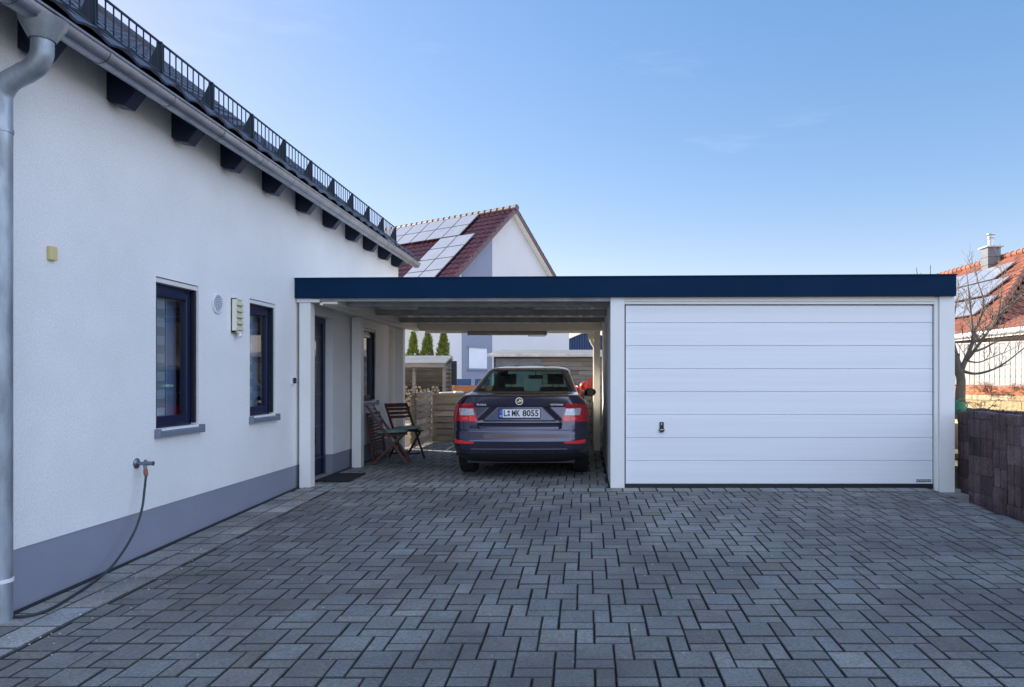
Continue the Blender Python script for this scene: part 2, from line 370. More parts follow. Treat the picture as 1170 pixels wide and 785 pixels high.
def stone(mb,cx0,cx1,cy0,cy1,gap,cham,rng,tone,zoff=0.0):
    t=tone*math.exp(rng.gauss(0,0.085)); warm=rng.gauss(0,0.025)
    if rng.random()<0.07: t*=1.18
    if rng.random()<0.09: t*=0.78; warm+=0.05
    mb.ct=(t*(1+warm),t,t*(1-warm))
    g2=gap/2; x0=cx0+g2+rng.uniform(-.0018,.0018);x1=cx1-g2+rng.uniform(-.0018,.0018);y0=cy0+g2+rng.uniform(-.0018,.0018);y1=cy1-g2+rng.uniform(-.0018,.0018)
    dz=rng.gauss(0,0.0011)+zoff; tx=rng.gauss(0,0.004); ty=rng.gauss(0,0.004); mx=(x0+x1)/2;my=(y0+y1)/2
    ro=rng.gauss(0,0.006)
    def P(x,y,d): return (x-ro*(y-my),y+ro*(x-mx),gz(x,y)+dz-d+tx*(x-mx)+ty*(y-my))
    c=cham
    vs=[P(x0,y0,0.03),P(x1,y0,0.03),P(x1,y1,0.03),P(x0,y1,0.03),
        P(x0,y0,c*.8),P(x1,y0,c*.8),P(x1,y1,c*.8),P(x0,y1,c*.8),
        P(x0+c,y0+c,0),P(x1-c,y0+c,0),P(x1-c,y1-c,0),P(x0+c,y1-c,0)]
    fs=[(0,1,5,4),(1,2,6,5),(2,3,7,6),(3,0,4,7),(4,5,9,8),(5,6,10,9),(6,7,11,10),(7,4,8,11)]
    ct=mb.ct; mb.ct=(ct[0]*.30,ct[1]*.30,ct[2]*.31)
    mb.add(vs,fs); mb.ct=ct; k=len(mb.v)-12; mb.f.append([k+8,k+9,k+10,k+11]); mb.m.append(0); mb.t.append(ct)

pv=MB()
paving(pv,-2.98,4.43,1.2,8.08,-0.258,3.96)
pv2_tone=1.28
rng=random.Random(3)
# border course across the garage front and carport threshold
x=-3.38
while x<4.43:
    w=0.2
    stone(pv,x,min(x+w,4.43),8.09,8.33,0.010,0.005,rng,1.4); x+=w
# two edging courses along the house wall, stretcher bond
for k,(xa,xb) in enumerate([(-3.40,-3.20),(-3.20,-2.99)]):
    y=1.2+(0.1 if k else 0)
    while y<8.08:
        stone(pv,xa,xb,y,min(y+(0.3 if k else 0.2),8.08),0.006,0.005,rng,1.75 if k else 1.6); y+=0.3 if k else 0.2
paving(pv,-3.40,0.27,8.34,14.25,-0.258,8.34,tone=1.5,gap=0.009)
struct(pv.build('driveway_paving',M['paver']))
jb=MB()
xs=[-3.44,-3.0,0,2,3.4,4.0,4.1,4.2,4.3,4.44]; ys=[1.1,4,YG,11,14.28]
for j in ys:
    for i in xs: jb.v.append((i,j,gz(i,j)-0.016))
n=len(xs)
for j in range(len(ys)-1):
    for i in range(n-1): jb.f.append([j*n+i,j*n+i+1,(j+1)*n+i+1,(j+1)*n+i]); jb.m.append(0); jb.t.append((1,1,1))
struct(jb.build('paving_bed',M['joint']))
# raised garden behind the fences and planted bed behind the palisade
tg=MB(); tg.box(-14,0.2,14.5,60,-0.3,0.34); tg.box(0.2,12,15.5,60,-0.3,0.30)
struct(tg.build('garden_terrace',M['gravel']))
rb=MB()
rng=random.Random(9)
nx,ny=26,60
for j in range(ny+1):
    for i in range(nx+1):
        x=4.62+i*(9.2-4.62)/nx; y=2.5+j*(15.2-2.5)/ny
        rb.v.append((x,y,0.80+0.02*(y<8)+rng.uniform(-.025,.03)-0.3*smooth((x-6)/3)))
for j in range(ny):
    for i in range(nx):
        a=j*(nx+1)+i; rb.f.append([a,a+1,a+nx+2,a+nx+1]); rb.m.append(0); rb.t.append((1,1,1))
struct(rb.build('planting_bed_soil',M['soil'],smooth=True))

# ------------------------------------------------------------------ roof tiles
def roof_tiles(mb,P0,along,down,nrm,length,slope,period=0.3,row=0.35,amp=0.025,step=0.05,lip=0.03,seed=1,skew=0.0):
    rng=random.Random(seed)
    P0=Vector(P0);along=Vector(along).normalized();down=Vector(down).normalized();nrm=Vector(nrm).normalized()
    nc=int(round(length/step)); nr=int(math.ceil(slope/row))
    prof=lambda u: amp*(math.sin(2*PI*u/period)+0.35*math.sin(4*PI*u/period+0.9))
    for r in range(nr):
        q0=r*row; q1=min((r+1)*row,slope)
        base=len(mb.v)
        for i in range(nc+1):
            u=i*step; h=prof(u)
            a=P0+along*u
            mb.v.append(tuple(a+down*q0+nrm*(h)))
            mb.v.append(tuple(a+down*(q1+0.02)+nrm*(h+lip)))
            mb.v.append(tuple(a+down*(q1+0.02)+nrm*(h+0.002)))
        tint={}
        for i in range(nc):
            k=base+3*i
            ti=int(i*step/period)
            if ti not in tint: t=math.exp(rng.gauss(0,0.12)); tint[ti]=(t*(1+rng.gauss(0,.03)),t,t)
            for f in ([k,k+1,k+4,k+3],[k+1,k+2,k+5,k+4]):
                mb.f.append(f); mb.m.append(0); mb.t.append(tint[ti])

# ------------------------------------------------------------------ main house
XW=-3.44
H=thing('white_house','white rendered house with grey plinth, dark rafters and zinc gutter along the driveway','house',(XW-2.2,6,-0.1))
Y0,Y1=1.6,12.88
ZP=0.265
openings=[('win',5.63,6.25,0.885,2.113),('win',7.20,7.79,0.90,2.113),('door',8.52,9.55,-0.2,2.10),('win',10.50,11.52,0.93,2.08)]
def wall_cells(mb,y0,y1,z0,z1,ops,x):
    yy=sorted({y0,y1}|{o[1] for o in ops}|{o[2] for o in ops}); zz=sorted({z0,z1}|{max(z0,min(z1,o[3])) for o in ops}|{max(z0,min(z1,o[4])) for o in ops})
    for a,b in zip(yy,yy[1:]):
        for c,d in zip(zz,zz[1:]):
            my=(a+b)/2;mz=(c+d)/2
            if any(o[1]<my<o[2] and o[3]<mz<o[4] for o in ops): continue
            mb.add([(x,a,c),(x,b,c),(x,b,d),(x,a,d)],[(0,1,2,3)])
ROOFS=0.78; ZE=3.434; XE=-3.07
def roofz(x): return ZE+ROOFS*(XE-x)-0.02
w=MB()
wall_cells(w,Y0,Y1,ZP,roofz(XW)-0.10,openings,XW)
for o in openings:
    dpt=0.085 if o[0]=='win' else 0.16
    xb=XW-dpt; a,b,c,d=o[1:]; c=max(c,ZP)
    w.add([(XW,a,c),(XW,a,d),(xb,a,d),(xb,a,c)],[(0,1,2,3)]); w.add([(XW,b,c),(XW,b,d),(xb,b,d),(xb,b,c)],[(3,2,1,0)])
    w.add([(XW,a,d),(XW,b,d),(xb,b,d),(xb,a,d)],[(0,1,2,3)])
    if o[0]=='win': w.add([(XW,a,c),(XW,b,c),(xb,b,c),(xb,a,c)],[(3,2,1,0)])
XR=-7.95; XB=-12.6
# gable ends and back wall
for yy,flip in ((Y1,False),(Y0,True)):
    poly=[(XW,yy,-0.3),(XB,yy,-0.3),(XB,yy,roofz(XR)-ROOFS*(XR-XB)-0.1),(XR,yy,roofz(XR)-0.1),(XW,yy,roofz(XW)-0.1)]
    w.add(poly,[tuple(range(5)) if flip else tuple(range(5))[::-1]])
w.add([(XB,Y0,-0.3),(XB,Y1,-0.3),(XB,Y1,roofz(XR)-ROOFS*(XR-XB)-0.1),(XB,Y0,roofz(XR)-ROOFS*(XR-XB)-0.1)],[(0,1,2,3)])
w.build('wall',M['render_white'],H)
p=MB()
wall_cells(p,Y0,Y1,-0.45,ZP,[o for o in openings if o[0]=='door'],XW-0.006)
o=openings[2]
for yy in (o[1],o[2]): p.add([(XW-0.006,yy,-0.45),(XW-0.006,yy,ZP),(XW-.16,yy,ZP),(XW-.16,yy,-0.45)],[(0,1,2,3)])
p.add([(XW,Y0,ZP),(XW,Y1,ZP),(XW-.006,Y1,ZP),(XW-.006,Y0,ZP)],[(0,1,2,3)])
p.build('plinth',M['plinth'],H)
# dark gravel gap at wall foot
st=MB(); st.box(XW-.16,XW+.0,8.52,9.55,-0.06,0.012); st.build('door_step',M['concrete'],H,bevel=.004)
gp=MB(); gp.tube([(XW+.018,Y0,gz(XW,Y0)-.012),(XW+.018,YG,gz(XW,YG)-.012),(XW+.018,12.9,-.012)],0.022,8); gp.build('foot_seal',M['black'],H)
# room behind the windows
for a,b,c,d in ((5.3,6.6,.6,2.4),(6.9,8.2,.6,2.4),(10.2,11.9,.6,2.4)):
    rm=MB()
    rm.add([(XW-.12,a,c),(XW-.12,b,c),(XW-.12,b,d),(XW-.12,a,d),(XW-1.2,a,c),(XW-1.2,b,c),(XW-1.2,b,d),(XW-1.2,a,d)],[(4,5,6,7),(0,1,5,4),(2,3,7,6),(1,2,6,5),(0,4,7,3)]); rm.build('room',M['inside'],H)

# roof
rf=MB()
cs=math.hypot(1,ROOFS); dn=(1/cs,0,-ROOFS/cs); nr=(ROOFS/cs,0,1/cs)
slope=(XE-0.015-XR)*cs
roof_tiles(rf,(XR,Y0-.3,roofz(XR)+.035),(0,1,0),dn,nr,Y1+.17-Y0+.3,slope,seed=4,amp=.012,lip=.018)
for r_ in (0,):
    # back slope and slab
    zb=roofz(XR)
    rf.ct=(1,1,1)
    rf.add([(XR,Y0-.3,zb+.06),(XR,Y1+.17,zb+.06),(XB-.5,Y1+.17,zb-ROOFS*(XR-XB+.5)),(XB-.5,Y0-.3,zb-ROOFS*(XR-XB+.5))],[(0,1,2,3)])
ya,yb=Y0-.3,Y1+.17
rf_o=rf.build('roof',M['tile_dark'],H)
sf=MB()
t=.10
sf.add([(XE-.03,ya,roofz(XE-.03)-.02),(XE-.03,yb,roofz(XE-.03)-.02),(XR,yb,roofz(XR)-.02),(XR,ya,roofz(XR)-.02),
        (XE-.03,ya,roofz(XE-.03)-t),(XE-.03,yb,roofz(XE-.03)-t),(XR,yb,roofz(XR)-t),(XR,ya,roofz(XR)-t)],
       [(0,1,2,3),(4,7,6,5),(0,4,5,1),(1,5,6,2),(0,3,7,4)])
sf.build('soffit',M['navy'],H)
rt=MB(); rt.tube([(XR,ya,roofz(XR)+.06),(XR,yb,roofz(XR)+.06)],.10,10); rt.build('ridge_tile',M['tile_dark'],rf_o)
# rafters
prof=[(-3.46,3.31),(-3.405,3.268),(-3.31,3.25),(-3.225,3.36),(-3.16,3.47),(-3.46,3.65)]
for y in (1.86,2.66,3.46,4.26,5.05,5.84,6.62,7.47,8.33,9.18,10.04,10.84,11.62,12.40):
    mb=MB(); mb.prism(prof,y,y+.12); mb.build('rafter',M['navy'],H,bevel=.006)
# gutter
gt=MB()
yg0,yg1=1.35,13.02; gx,gzc,gr=-3.145,3.405,.076
na=14
for (rad,flip) in ((gr,False),(gr-.004,True)):
    vs=[];fs=[]
    for y in (yg0,yg1):
        for k in range(na+1):
            a=PI+PI*k/na; vs.append((gx+rad*math.cos(a),y,gzc+rad*math.sin(a)))
    for k in range(na): fs.append((k,k+1,k+na+2,k+na+1) if not flip else (k,k+na+1,k+na+2,k+1))
    gt.add(vs,fs)
gt.tube([(gx+gr+.004,yg0,gzc+.002),(gx+gr+.004,yg1,gzc+.002)],.010,8)
vs=[(gx+gr*math.cos(PI+PI*k/na),yg1-.003,gzc+gr*math.sin(PI+PI*k/na)) for k in range(na+1)]
gt.add(vs,[tuple(range(na+1))])
gut=gt.build('gutter',M['zinc'],H,smooth=True)
y=4.56-.72*4
while y<13:
    mb=MB(); pts=[]
    for k in range(13):
        a=PI+PI*k/12; pts.append((gx+(gr+.0035)*math.cos(a),y,gzc+(gr+.0035)*math.sin(a)))
    vs=[(q[0],y-.012,q[2]) for q in pts]+[(q[0],y+.012,q[2]) for q in pts]
    mb.add(vs,[(k,k+1,k+14,k+13) for k in range(12)]); mb.tube([(gx-gr,y,gzc),(gx+gr,y,gzc+.004)],.006,6)
    mb.build('gutter_bracket',M['zinc'],gut,smooth=True); y+=.72
# downpipe with funnel and swan neck
dp=MB(); yp=4.08
dp.tube([(-3.145,yp,3.38),(-3.148,yp,3.345),(-3.15,yp,3.25)],[.125,.115,.066],24,False)
pts=catmull([(-3.15,yp,3.27),(-3.15,yp,3.21),(-3.156,yp,3.16),(-3.195,yp,3.098),(-3.275,yp,3.052),(-3.345,yp,3.012),(-3.386,yp,2.95),(-3.396,yp,2.89)],5)
dp.tube(pts,.0575,24,False)
dp.tube([(-3.396,yp,2.915),(-3.396,yp,gz(-3.4,yp)-.02)],.0605,28,False)
dpo=dp.build('downpipe',M['zinc_pipe'],H,smooth=True)
for z in (2.72,.115):
    mb=MB(); mb.tube([(-3.396,yp,z),(-3.396,yp,z+.022)],.065,28); mb.box(-3.46,-3.43,yp-.01,yp+.01,z,z+.02); mb.build('pipe_clamp',M['vent'] if z<1 else M['zinc_pipe'],dpo,smooth=True)
mb=MB(); mb.tube([pts[18],pts[18]+Vector((-.012,0,-.007))],.0600,24); mb.build('pipe_joint',M['zinc_pipe'],dpo,smooth=True)
# snow guard on the roof edge
xg=-3.45; zb_,zt_=3.775,4.012
sg=MB()
ys0,ys1=1.5,12.78
for z in (zb_,zt_): sg.bar((xg,ys0,z),(xg,ys1,z),.012,.016)
y=5.71-.78*5; by=[]
while y<12.85: by.append(y); y+=.78
y=ys0
k=0
while y<ys1: sg.bar((xg,y,zb_),(xg,y,zt_),.008,.008,up=(1,0,0)); y+=.0867
sgo=sg.build('snow_guard',M['guard'],H)
for y in by:
    mb=MB(); mb.prism([(xg-.012,zt_+.01),(xg+.012,zt_+.01),(xg+.02,zb_-.06),(xg+.07,zb_-.09),(xg+.04,zb_-.11),(xg-.10,zb_+.02),(xg-.11,zb_+.05)],y-.009,y+.009)
    mb.box(xg-.012,xg+.012,y-.013,y+.013,zb_-.05,zt_+.005)
    mb.build('guard_bracket',M['guard'],sgo)

def window(a,b,c,d,blind,seed=0):
    xo=XW-.085
    f=MB(); fw=.062
    def ring(y0,y1,z0,z1,wd,x0,x1):
        f.box(x0,x1,y0,y0+wd,z0,z1); f.box(x0,x1,y1-wd,y1,z0,z1); f.box(x0,x1,y0+wd,y1-wd,z0,z0+wd); f.box(x0,x1,y0+wd,y1-wd,z1-wd,z1)
    ring(a+.002,b-.002,c+.002,d-.045,fw*.75,xo-.05,xo+.022)
    ring(a+fw*.62,b-fw*.62,c+fw*.62,d-.045-fw*.62,fw*.95,xo-.03,xo+.034)
    fr=f.build('window',M['navy_window'],H,bevel=.004)
    gl=MB(); gl.add([(xo+.005,a+.08,c+.08),(xo+.005,b-.08,c+.08),(xo+.005,b-.08,d-.12),(xo+.005,a+.08,d-.12)],[(0,1,2,3)])
    gl.build('pane',M['glass'],fr)
    bl=MB()
    z=c+.09; i=0
    while z<d-.12:
        t=.95 if i%2==0 else .62
        bl.ct=(t,t,t)
        h=.075
        bl.add([(xo-.03,a+.085,z),(xo-.03,b-.085 if blind==1 else a+.085+(b-a)*.36,z),(xo-.03,b-.085 if blind==1 else a+.085+(b-a)*.36,z+h),(xo-.03,a+.085,z+h)],[(0,1,2,3)]); z+=h; i+=1
    bl.ct=(.62,.72,.90)
    if blind!=1:
        for q in (.40,.47,.56): bl.box(xo-.05,xo-.04,a+(b-a)*q,a+(b-a)*q+.012,c+.08,d-.12)
        bl.ct=(.42,.50,.70); bl.box(xo-.09,xo-.085,a+.05,b-.05,c+.06,d-.1)
    bl.build('blind',M['blind_light'],fr)
    tb=MB(); tb.box(xo-.01,XW-.012,a+.001,b-.001,d-.043,d-.006); tb.build('shutter_box',M['reveal'],fr,bevel=.003)
    gr_=MB(); gr_.box(xo+.0345,XW-.02,b-.030,b-.0015,c+.02,d-.044); gr_.build('guide_rail',M['guard'],fr)
    sl=MB()
    sl.prism([(XW-.07,c-.004),(XW+.045,c-.022),(XW+.047,c-.062),(XW+.041,c-.062),(XW+.039,c-.030),(XW-.07,c-.014)],a-.012,b+.012)
    for yy in (a-.022,b+.003): sl.box(XW-.0,XW+.05,yy,yy+.018,c-.068,c+.004)
    sl.build('sill',M['grey_sill'],fr,bevel=.002)
    return fr
window(5.63,6.25,.885,2.113,0)
window(7.20,7.79,.90,2.113,0)
window(10.50,11.52,.93,2.08,1)
# front door
a,b,z0,z1=8.52,9.55,.012,2.10
xd=XW-.125
d_=MB()
for (u,v) in ((a,a+.07),(b-.075,b)): d_.box(xd-.03,xd+.03,u+.001,v-.001,z0,z1-.002)
d_.box(xd-.03,xd+.03,a+.07,b-.075,z1-.075,z1-.002)
d_.box(xd-.03,xd+.008,a+.07,b-.075,z0,z1-.075)
door=d_.build('front_door',M['navy_window'],H,bevel=.004)
for k,zz in enumerate((.42,.80,1.18,1.56)):
    mb=MB(); mb.box(xd+.009,xd+.016,a+.30,b-.30,zz,zz+.22); mb.build('door_light',M['glass'],door,bevel=.002)
for zz in (.24,.66,1.08,1.50,1.84):
    mb=MB(); mb.box(xd+.0082,xd+.0105,a+.075,b-.08,zz,zz+.008); mb.build('trim_line',M['vent_dark'],door)
mb=MB(); mb.cyl((xd+.06,a+.16,.6),(xd+.06,a+.16,1.6),.014,12); mb.box(xd,xd+.06,a+.15,a+.17,.7,.72); mb.box(xd,xd+.06,a+.15,a+.17,1.48,1.5); mb.build('handle',M['chrome'],door,smooth=True)

# things fixed to the wall
v=thing('air_vent','round white air vent with a dark grille on the house wall between the two windows','vent',(XW,6.56,1.89))
mb=MB()
pr=[(.0,.093),(.012,.096),(.016,.090),(.016,.078),(.006,.075)]
def lathe_x(mb,cx,cy,cz,pr,n=28,mi=None):
    vs=[];fs=[]
    for (dx,r) in pr:
        for k in range(n): vs.append((cx+dx,cy+r*math.cos(2*PI*k/n),cz+r*math.sin(2*PI*k/n)))
    for i in range(len(pr)-1):
        for k in range(n): a_=i*n+k;b_=i*n+(k+1)%n; fs.append((a_,b_,b_+n,a_+n))
    mb.add(vs,fs,mi)
lathe_x(mb,XW,6.56,1.99,pr); mb.build('ring',M['vent'],v,smooth=True)
mb=MB(); lathe_x(mb,XW,6.56,1.99,[(.004,.077),(.0041,.001)]); mb.build('backing',M['vent_dark'],v)
mb=MB()
for k in range(-4,5):
    h=math.sqrt(max(0,.075**2-(k*.016)**2)); mb.box(XW+.006,XW+.011,6.56-h,6.56+h,1.99+k*.016-.0028,1.99+k*.016+.0028)
for k in (-2,0,2):
    h=math.sqrt(.075**2-(k*.018)**2); mb.box(XW+.0065,XW+.0105,6.56+k*.018-.003,6.56+k*.018+.003,1.99-h,1.99+h)
mb.build('grille',M['vent'],v)
l=thing('wall_lamp','cream louvred wall lamp with a round sensor below, left of the second house window','wall lamp',(XW,6.93,1.70))
ya_,yb_=6.816,6.95
mb=MB(); mb.box(XW,XW+.052,ya_,ya_+.022,1.735,2.075); mb.box(XW,XW+.015,ya_,yb_,1.735,2.075); mb.box(XW,XW+.052,yb_-.012,yb_,1.735,2.075); mb.box(XW,XW+.052,ya_,yb_,1.735,1.760); mb.box(XW,XW+.052,ya_,yb_,2.06,2.075)
mb.build('housing',M['lamp_body'],l,bevel=.003)
for k in range(5):
    z=1.765+k*.060; mb=MB(); mb.add([(XW+.040,ya_+.004,z+.058),(XW+.040,yb_-.002,z+.058),(XW+.066,yb_-.002,z),(XW+.066,ya_+.004,z),(XW+.038,ya_+.004,z+.0),(XW+.038,yb_-.002,z)],[(0,3,2,1),(3,4,5,2),(0,4,3),(1,2,5)]); mb.build('louvre',M['lamp_louvre'],l)
mb=MB(); mb.sphere((XW+.045,6.90,1.716),.024,14,10); mb.cyl((XW+.02,6.90,1.735),(XW+.045,6.90,1.73),.012); mb.build('sensor',M['vent'],l,smooth=True)
mb=MB(); mb.box(XW,XW+.028,4.49,4.55,2.052,2.142); o=mb.build('sensor_box',M['yellow'],None,bevel=.006); recenter(o); tag(o,'small yellow plastic box high on the white wall beside the drain pipe','sensor')
b_=thing('doorbell','small white doorbell with a dark button beside the first carport post','doorbell',(XW,8.22,1.22))
mb=MB(); mb.box(XW,XW+.02,8.18,8.26,1.22,1.31); mb.build('plate',M['vent'],b_,bevel=.004)
mb=MB(); mb.box(XW+.02,XW+.045,8.215,8.255,1.235,1.30); mb.build('button',M['black'],b_,bevel=.004)
# tap
tp=thing('garden_tap','grey metal outdoor tap on the house wall with a hose plugged into it','tap',(XW,5.385,.56))
ty,tz=5.385,.645
mb=MB(); lathe_x(mb,XW,ty,tz,[(0,.040),(.006,.040),(.014,.030),(.018,.012)]); mb.build('flange',M['tap'],tp,smooth=True)
mb=MB(); mb.tube([(XW,ty,tz),(XW+.06,ty,tz)],.012,14); mb.tube([(XW+.055,ty,tz),(XW+.095,ty,tz)],.0165,14); mb.cyl((XW+.07,ty,tz+.01),(XW+.07,ty,tz+.028),.010)
mb.tube([(XW+.065,ty,tz-.008),(XW+.07,ty,tz-.05)],.012,14); mb.build('valve_body',M['tap'],tp,smooth=True)
mb=MB(); mb.tube([(XW+.09,ty,tz),(XW+.13,ty,tz)],.0155,14); mb.build('knob',M['tap'],tp,smooth=True,bevel=.003)
ho=thing('garden_hose','black garden hose hanging from the wall tap and lying along the plinth','hose',(XW+.07,ty,.0))
mb=MB(); mb.tube([(XW+.07,ty,tz-.045),(XW+.073,ty,tz-.085)],[.015,.016],14); mb.build('connector',M['orange'],ho,smooth=True)
mb=MB(); mb.tube([(XW+.073,ty,tz-.085),(XW+.074,ty,tz-.105)],[.014,.010],14); mb.build('collar',M['tap'],ho,smooth=True)
ctrl=[(-3.366,5.385,.55)]
for (px,py,X) in ((165,560,-3.362),(162.5,580,-3.355),(156,602,-3.345),(147,620,-3.34),(138,634,-3.335),(128,647,-3.33)):
    Y=805*(-X)/(670-px); ctrl.append((X,Y,1.297-(py-432)*Y/805))
for (px,py) in ((115,661),(100,672),(80,685),(62,696),(45,703),(25,707),(8,706),(-15,700),(-50,694)):
    s=.66*(py-411); Y=805/s; ctrl.append(((px-670)/s,Y,gz(-3,Y)+.012))
mb=MB(); mb.tube(catmull(ctrl),.0085,10); mb.build('tube',M['hose'],ho,smooth=True)

# ------------------------------------------------------------------ garage with carport
G=thing('garage_with_carport','white garage with closed sectional door, open carport beside it and one navy roof fascia','garage',(2.3,10.6,0))
def part(name,mt,boxes,bevel=.003,parent=None,**k):
    mb=MB()
    for b in boxes: mb.box(*b)
    return mb.build(name,mt,parent or G,bevel=bevel,**k)
YB=13.15
# fascia (falls slightly to the left)
fa=MB()
def fz(x): return 2.240+(x+3.44)*.0033, 2.467+(x+3.44)*.0058
xa,xb=-3.438,4.36
for (x0,x1,y0,y1) in ((xa,xb,8.30,8.335),):
    a0,a1=fz(x0);b0,b1=fz(x1)
    fa.add([(x0,y0,a0),(x1,y0,b0),(x1,y1,b0),(x0,y1,a0),(x0,y0,a1),(x1,y0,b1),(x1,y1,b1),(x0,y1,a1)],[(0,3,2,1),(4,5,6,7),(0,1,5,4),(1,2,6,5),(2,3,7,6),(3,0,4,7)])
fa.box(4.325,4.36,8.336,YB+.1,2.266,2.512); fa.box(-3.43,4.324,YB+.065,YB+.1,2.262,2.49)
fa.build('fascia',M['fascia'],G,bevel=.003)
cp=MB(); a0,a1=fz(xa);b0,b1=fz(xb)
cp.add([(xa-.0,8.292,a1-.002),(xb+.008,8.292,b1-.002),(xb+.008,8.36,b1-.002),(xa,8.36,a1-.002),(xa,8.292,a1+.012),(xb+.008,8.292,b1+.012),(xb+.008,8.36,b1+.012),(xa,8.36,a1+.012)],[(0,3,2,1),(4,5,6,7),(0,1,5,4),(1,2,6,5),(2,3,7,6),(3,0,4,7)])
cp.build('fascia_cap',M['fascia'],G)
part('roof',M['felt'],[(.30,4.32,8.34,YB+.06,2.33,2.42)],0)
part('side_wall',M['render_white'],[(.285,.36,8.50,12.75,-.05,2.32)],.003)
part('side_wall',M['render_white'],[(4.30,4.366,8.50,YB,-.3,2.32)],.003)
part('back_wall',M['render_white'],[(.36,4.30,YB-.1,YB,-.1,2.32)],.003)
part('front_pillar',M['white_paint'],[(.285,.452,8.35,8.50,-.01,2.262)],.004)
part('front_pillar',M['white_paint'],[(4.185,4.368,8.35,8.50,-.13,2.276)],.004)
part('door_frame',M['white_paint'],[(4.135,4.184,8.372,8.45,-.05,2.262)],.003)
part('lintel',M['cream_paint'],[(.453,4.134,8.362,8.45,2.205,2.268)],.003)
part('lintel',M['white_paint'],[(.453,4.134,8.372,8.45,2.175,2.204)],.002)
# sectional door
dr=MB(); x0,x1=.468,4.128; zt=2.165; zbm=.035
dr.box(x0,x1,8.412,8.45,zbm,zt)
door=dr.build('garage_door',M['door_white'],G)
zs=[zbm]+[zbm+.2745*k for k in range(1,8)]+[zt]
for a_,b_2 in zip(zs,zs[1:]):
    mb=MB(); mb.box(x0+.001,x1-.001,8.400,8.4118,a_+.0035,b_2-.0035); mb.build('door_panel',M['door_white'],door,bevel=.0035,segs=2)
part('bottom_seal',M['black'],[(.46,4.134,8.398,8.44,-.012,zbm-.002)],.002,door)
part('door_gap',M['black'],[(.4525,.4665,8.43,8.449,0,2.174),(4.1295,4.1345,8.41,8.449,0,2.174),(.4665,4.1295,8.425,8.449,2.1665,2.1745)],0,door)
hd=MB(); hx,hz0=(756.2-670)/96.1,.655
hd.box(hx-.026,hx+.026,8.388,8.3998,hz0+.03,hz0+.118)
hand=hd.build('handle',M['plastic'],door,bevel=.006)
mb=MB(); mb.prism([(hx-.034,hz0+.036),(hx-.030,hz0+.012),(hx-.014,hz0-.004),(hx+.014,hz0-.004),(hx+.030,hz0+.012),(hx+.034,hz0+.036)],8.372,8.3995); mb.build('grip',M['plastic'],hand,bevel=.005)
mb=MB(); mb.box(hx-.022,hx+.022,8.369,8.3718,hz0+.024,hz0+.034); mb.build('grip_edge',M['chrome'],hand)
mb=MB(); mb.cyl((hx-.002,8.384,hz0+.095),(hx-.002,8.388,hz0+.095),.010,16); mb.build('lock_cylinder',M['zinc'],hand,smooth=True)
npx=(1056.5-670)/96.1
pl=part('nameplate',M['nameplate'],[(npx-.088,npx+.088,8.396,8.3998,.058,.090)],.001,door)
text_part('nameplate_lettering','HÖRMANN',.030,M['plate_white'],pl,(npx,8.3955,.0735),xs=1.25,extrude=.0004)
# carport posts
for k,(ya_,yb_) in enumerate(((8.35,8.49),(10.22,10.36),(12.58,12.72))):
    mb=MB(); mb.box(-3.405,-3.272,ya_,yb_,-.01,2.19); 
    po=mb.build('post',M['white_paint'],G,bevel=.006)
    if k==0:
        part('post_cap',M['white_paint'],[(-3.432,-3.262,8.337,8.51,2.192,2.238)],.004,po)
        mb=MB(); mb.box(-3.2718,-3.2706,8.35,8.36,0,2.18); mb.build('edge_trim',M['white_paint'],po)
part('post',M['cream_paint'],[(.135,.245,12.56,12.68,-.01,2.15)],.004)
mb=MB(); mb.cyl((XW+.05,12.35,0.0),(XW+.05,12.35,2.15),.03,14); mb.build('wall_pipe',M['cream_paint'],G,smooth=True)
# longitudinal beam and rail on the house side
part('side_beam',M['cream_paint'],[(-3.40,-3.16,8.34,YB,2.195,2.235)],.002)
part('side_beam',M['cream_paint'],[(-3.135,-2.955,8.36,YB-.1,2.175,2.285)],.006)
mb=MB(); mb.cyl((-3.145,8.36,2.178),(-3.145,YB-.05,2.178),.018,12); mb.build('side_rail',M['cream_paint'],G,smooth=True)
for y in (8.66,9.86,11.12):
    mb=MB(); mb.box(-2.95,.28,y,y+.06,2.178,2.256); mb.build('cross_beam',M['beam'],G,bevel=.004)
part('cross_beam',M['cream_paint'],[(-2.95,.28,12.38,12.46,2.13,2.262)],.004)
part('front_beam',M['beam'],[(-3.16,.283,8.345,8.40,2.205,2.262)],.003)
part('rear_gutter',M['cream_paint'],[(-3.0,.26,YB-.07,YB+.02,2.135,2.20)],.006)
mb=MB()
per=.19; x=-3.42
hprof=[(0,0),(.05,0),(.07,.035),(.12,.035),(.14,0)]
pts=[]
while x<.27:
    for (dx,dz) in hprof[:4]: pts.append((x+dx,dz))
    pts.append((x+.14,0)); x+=per
zb_s=2.27
vs=[(p[0],8.345,zb_s+p[1]) for p in pts]+[(p[0],YB+.055,zb_s+p[1]) for p in pts]; n=len(pts)
mb.add(vs,[(i,i+1,i+1+n,i+n)[::-1] for i in range(n-1)])
vs=[(p[0],8.345,zb_s+.006+p[1]) for p in pts]+[(p[0],YB+.055,zb_s+.006+p[1]) for p in pts]
mb.add(vs,[(i,i+1,i+1+n,i+n) for i in range(n-1)])
mb.build('roof_sheet',M['sheet'],G)
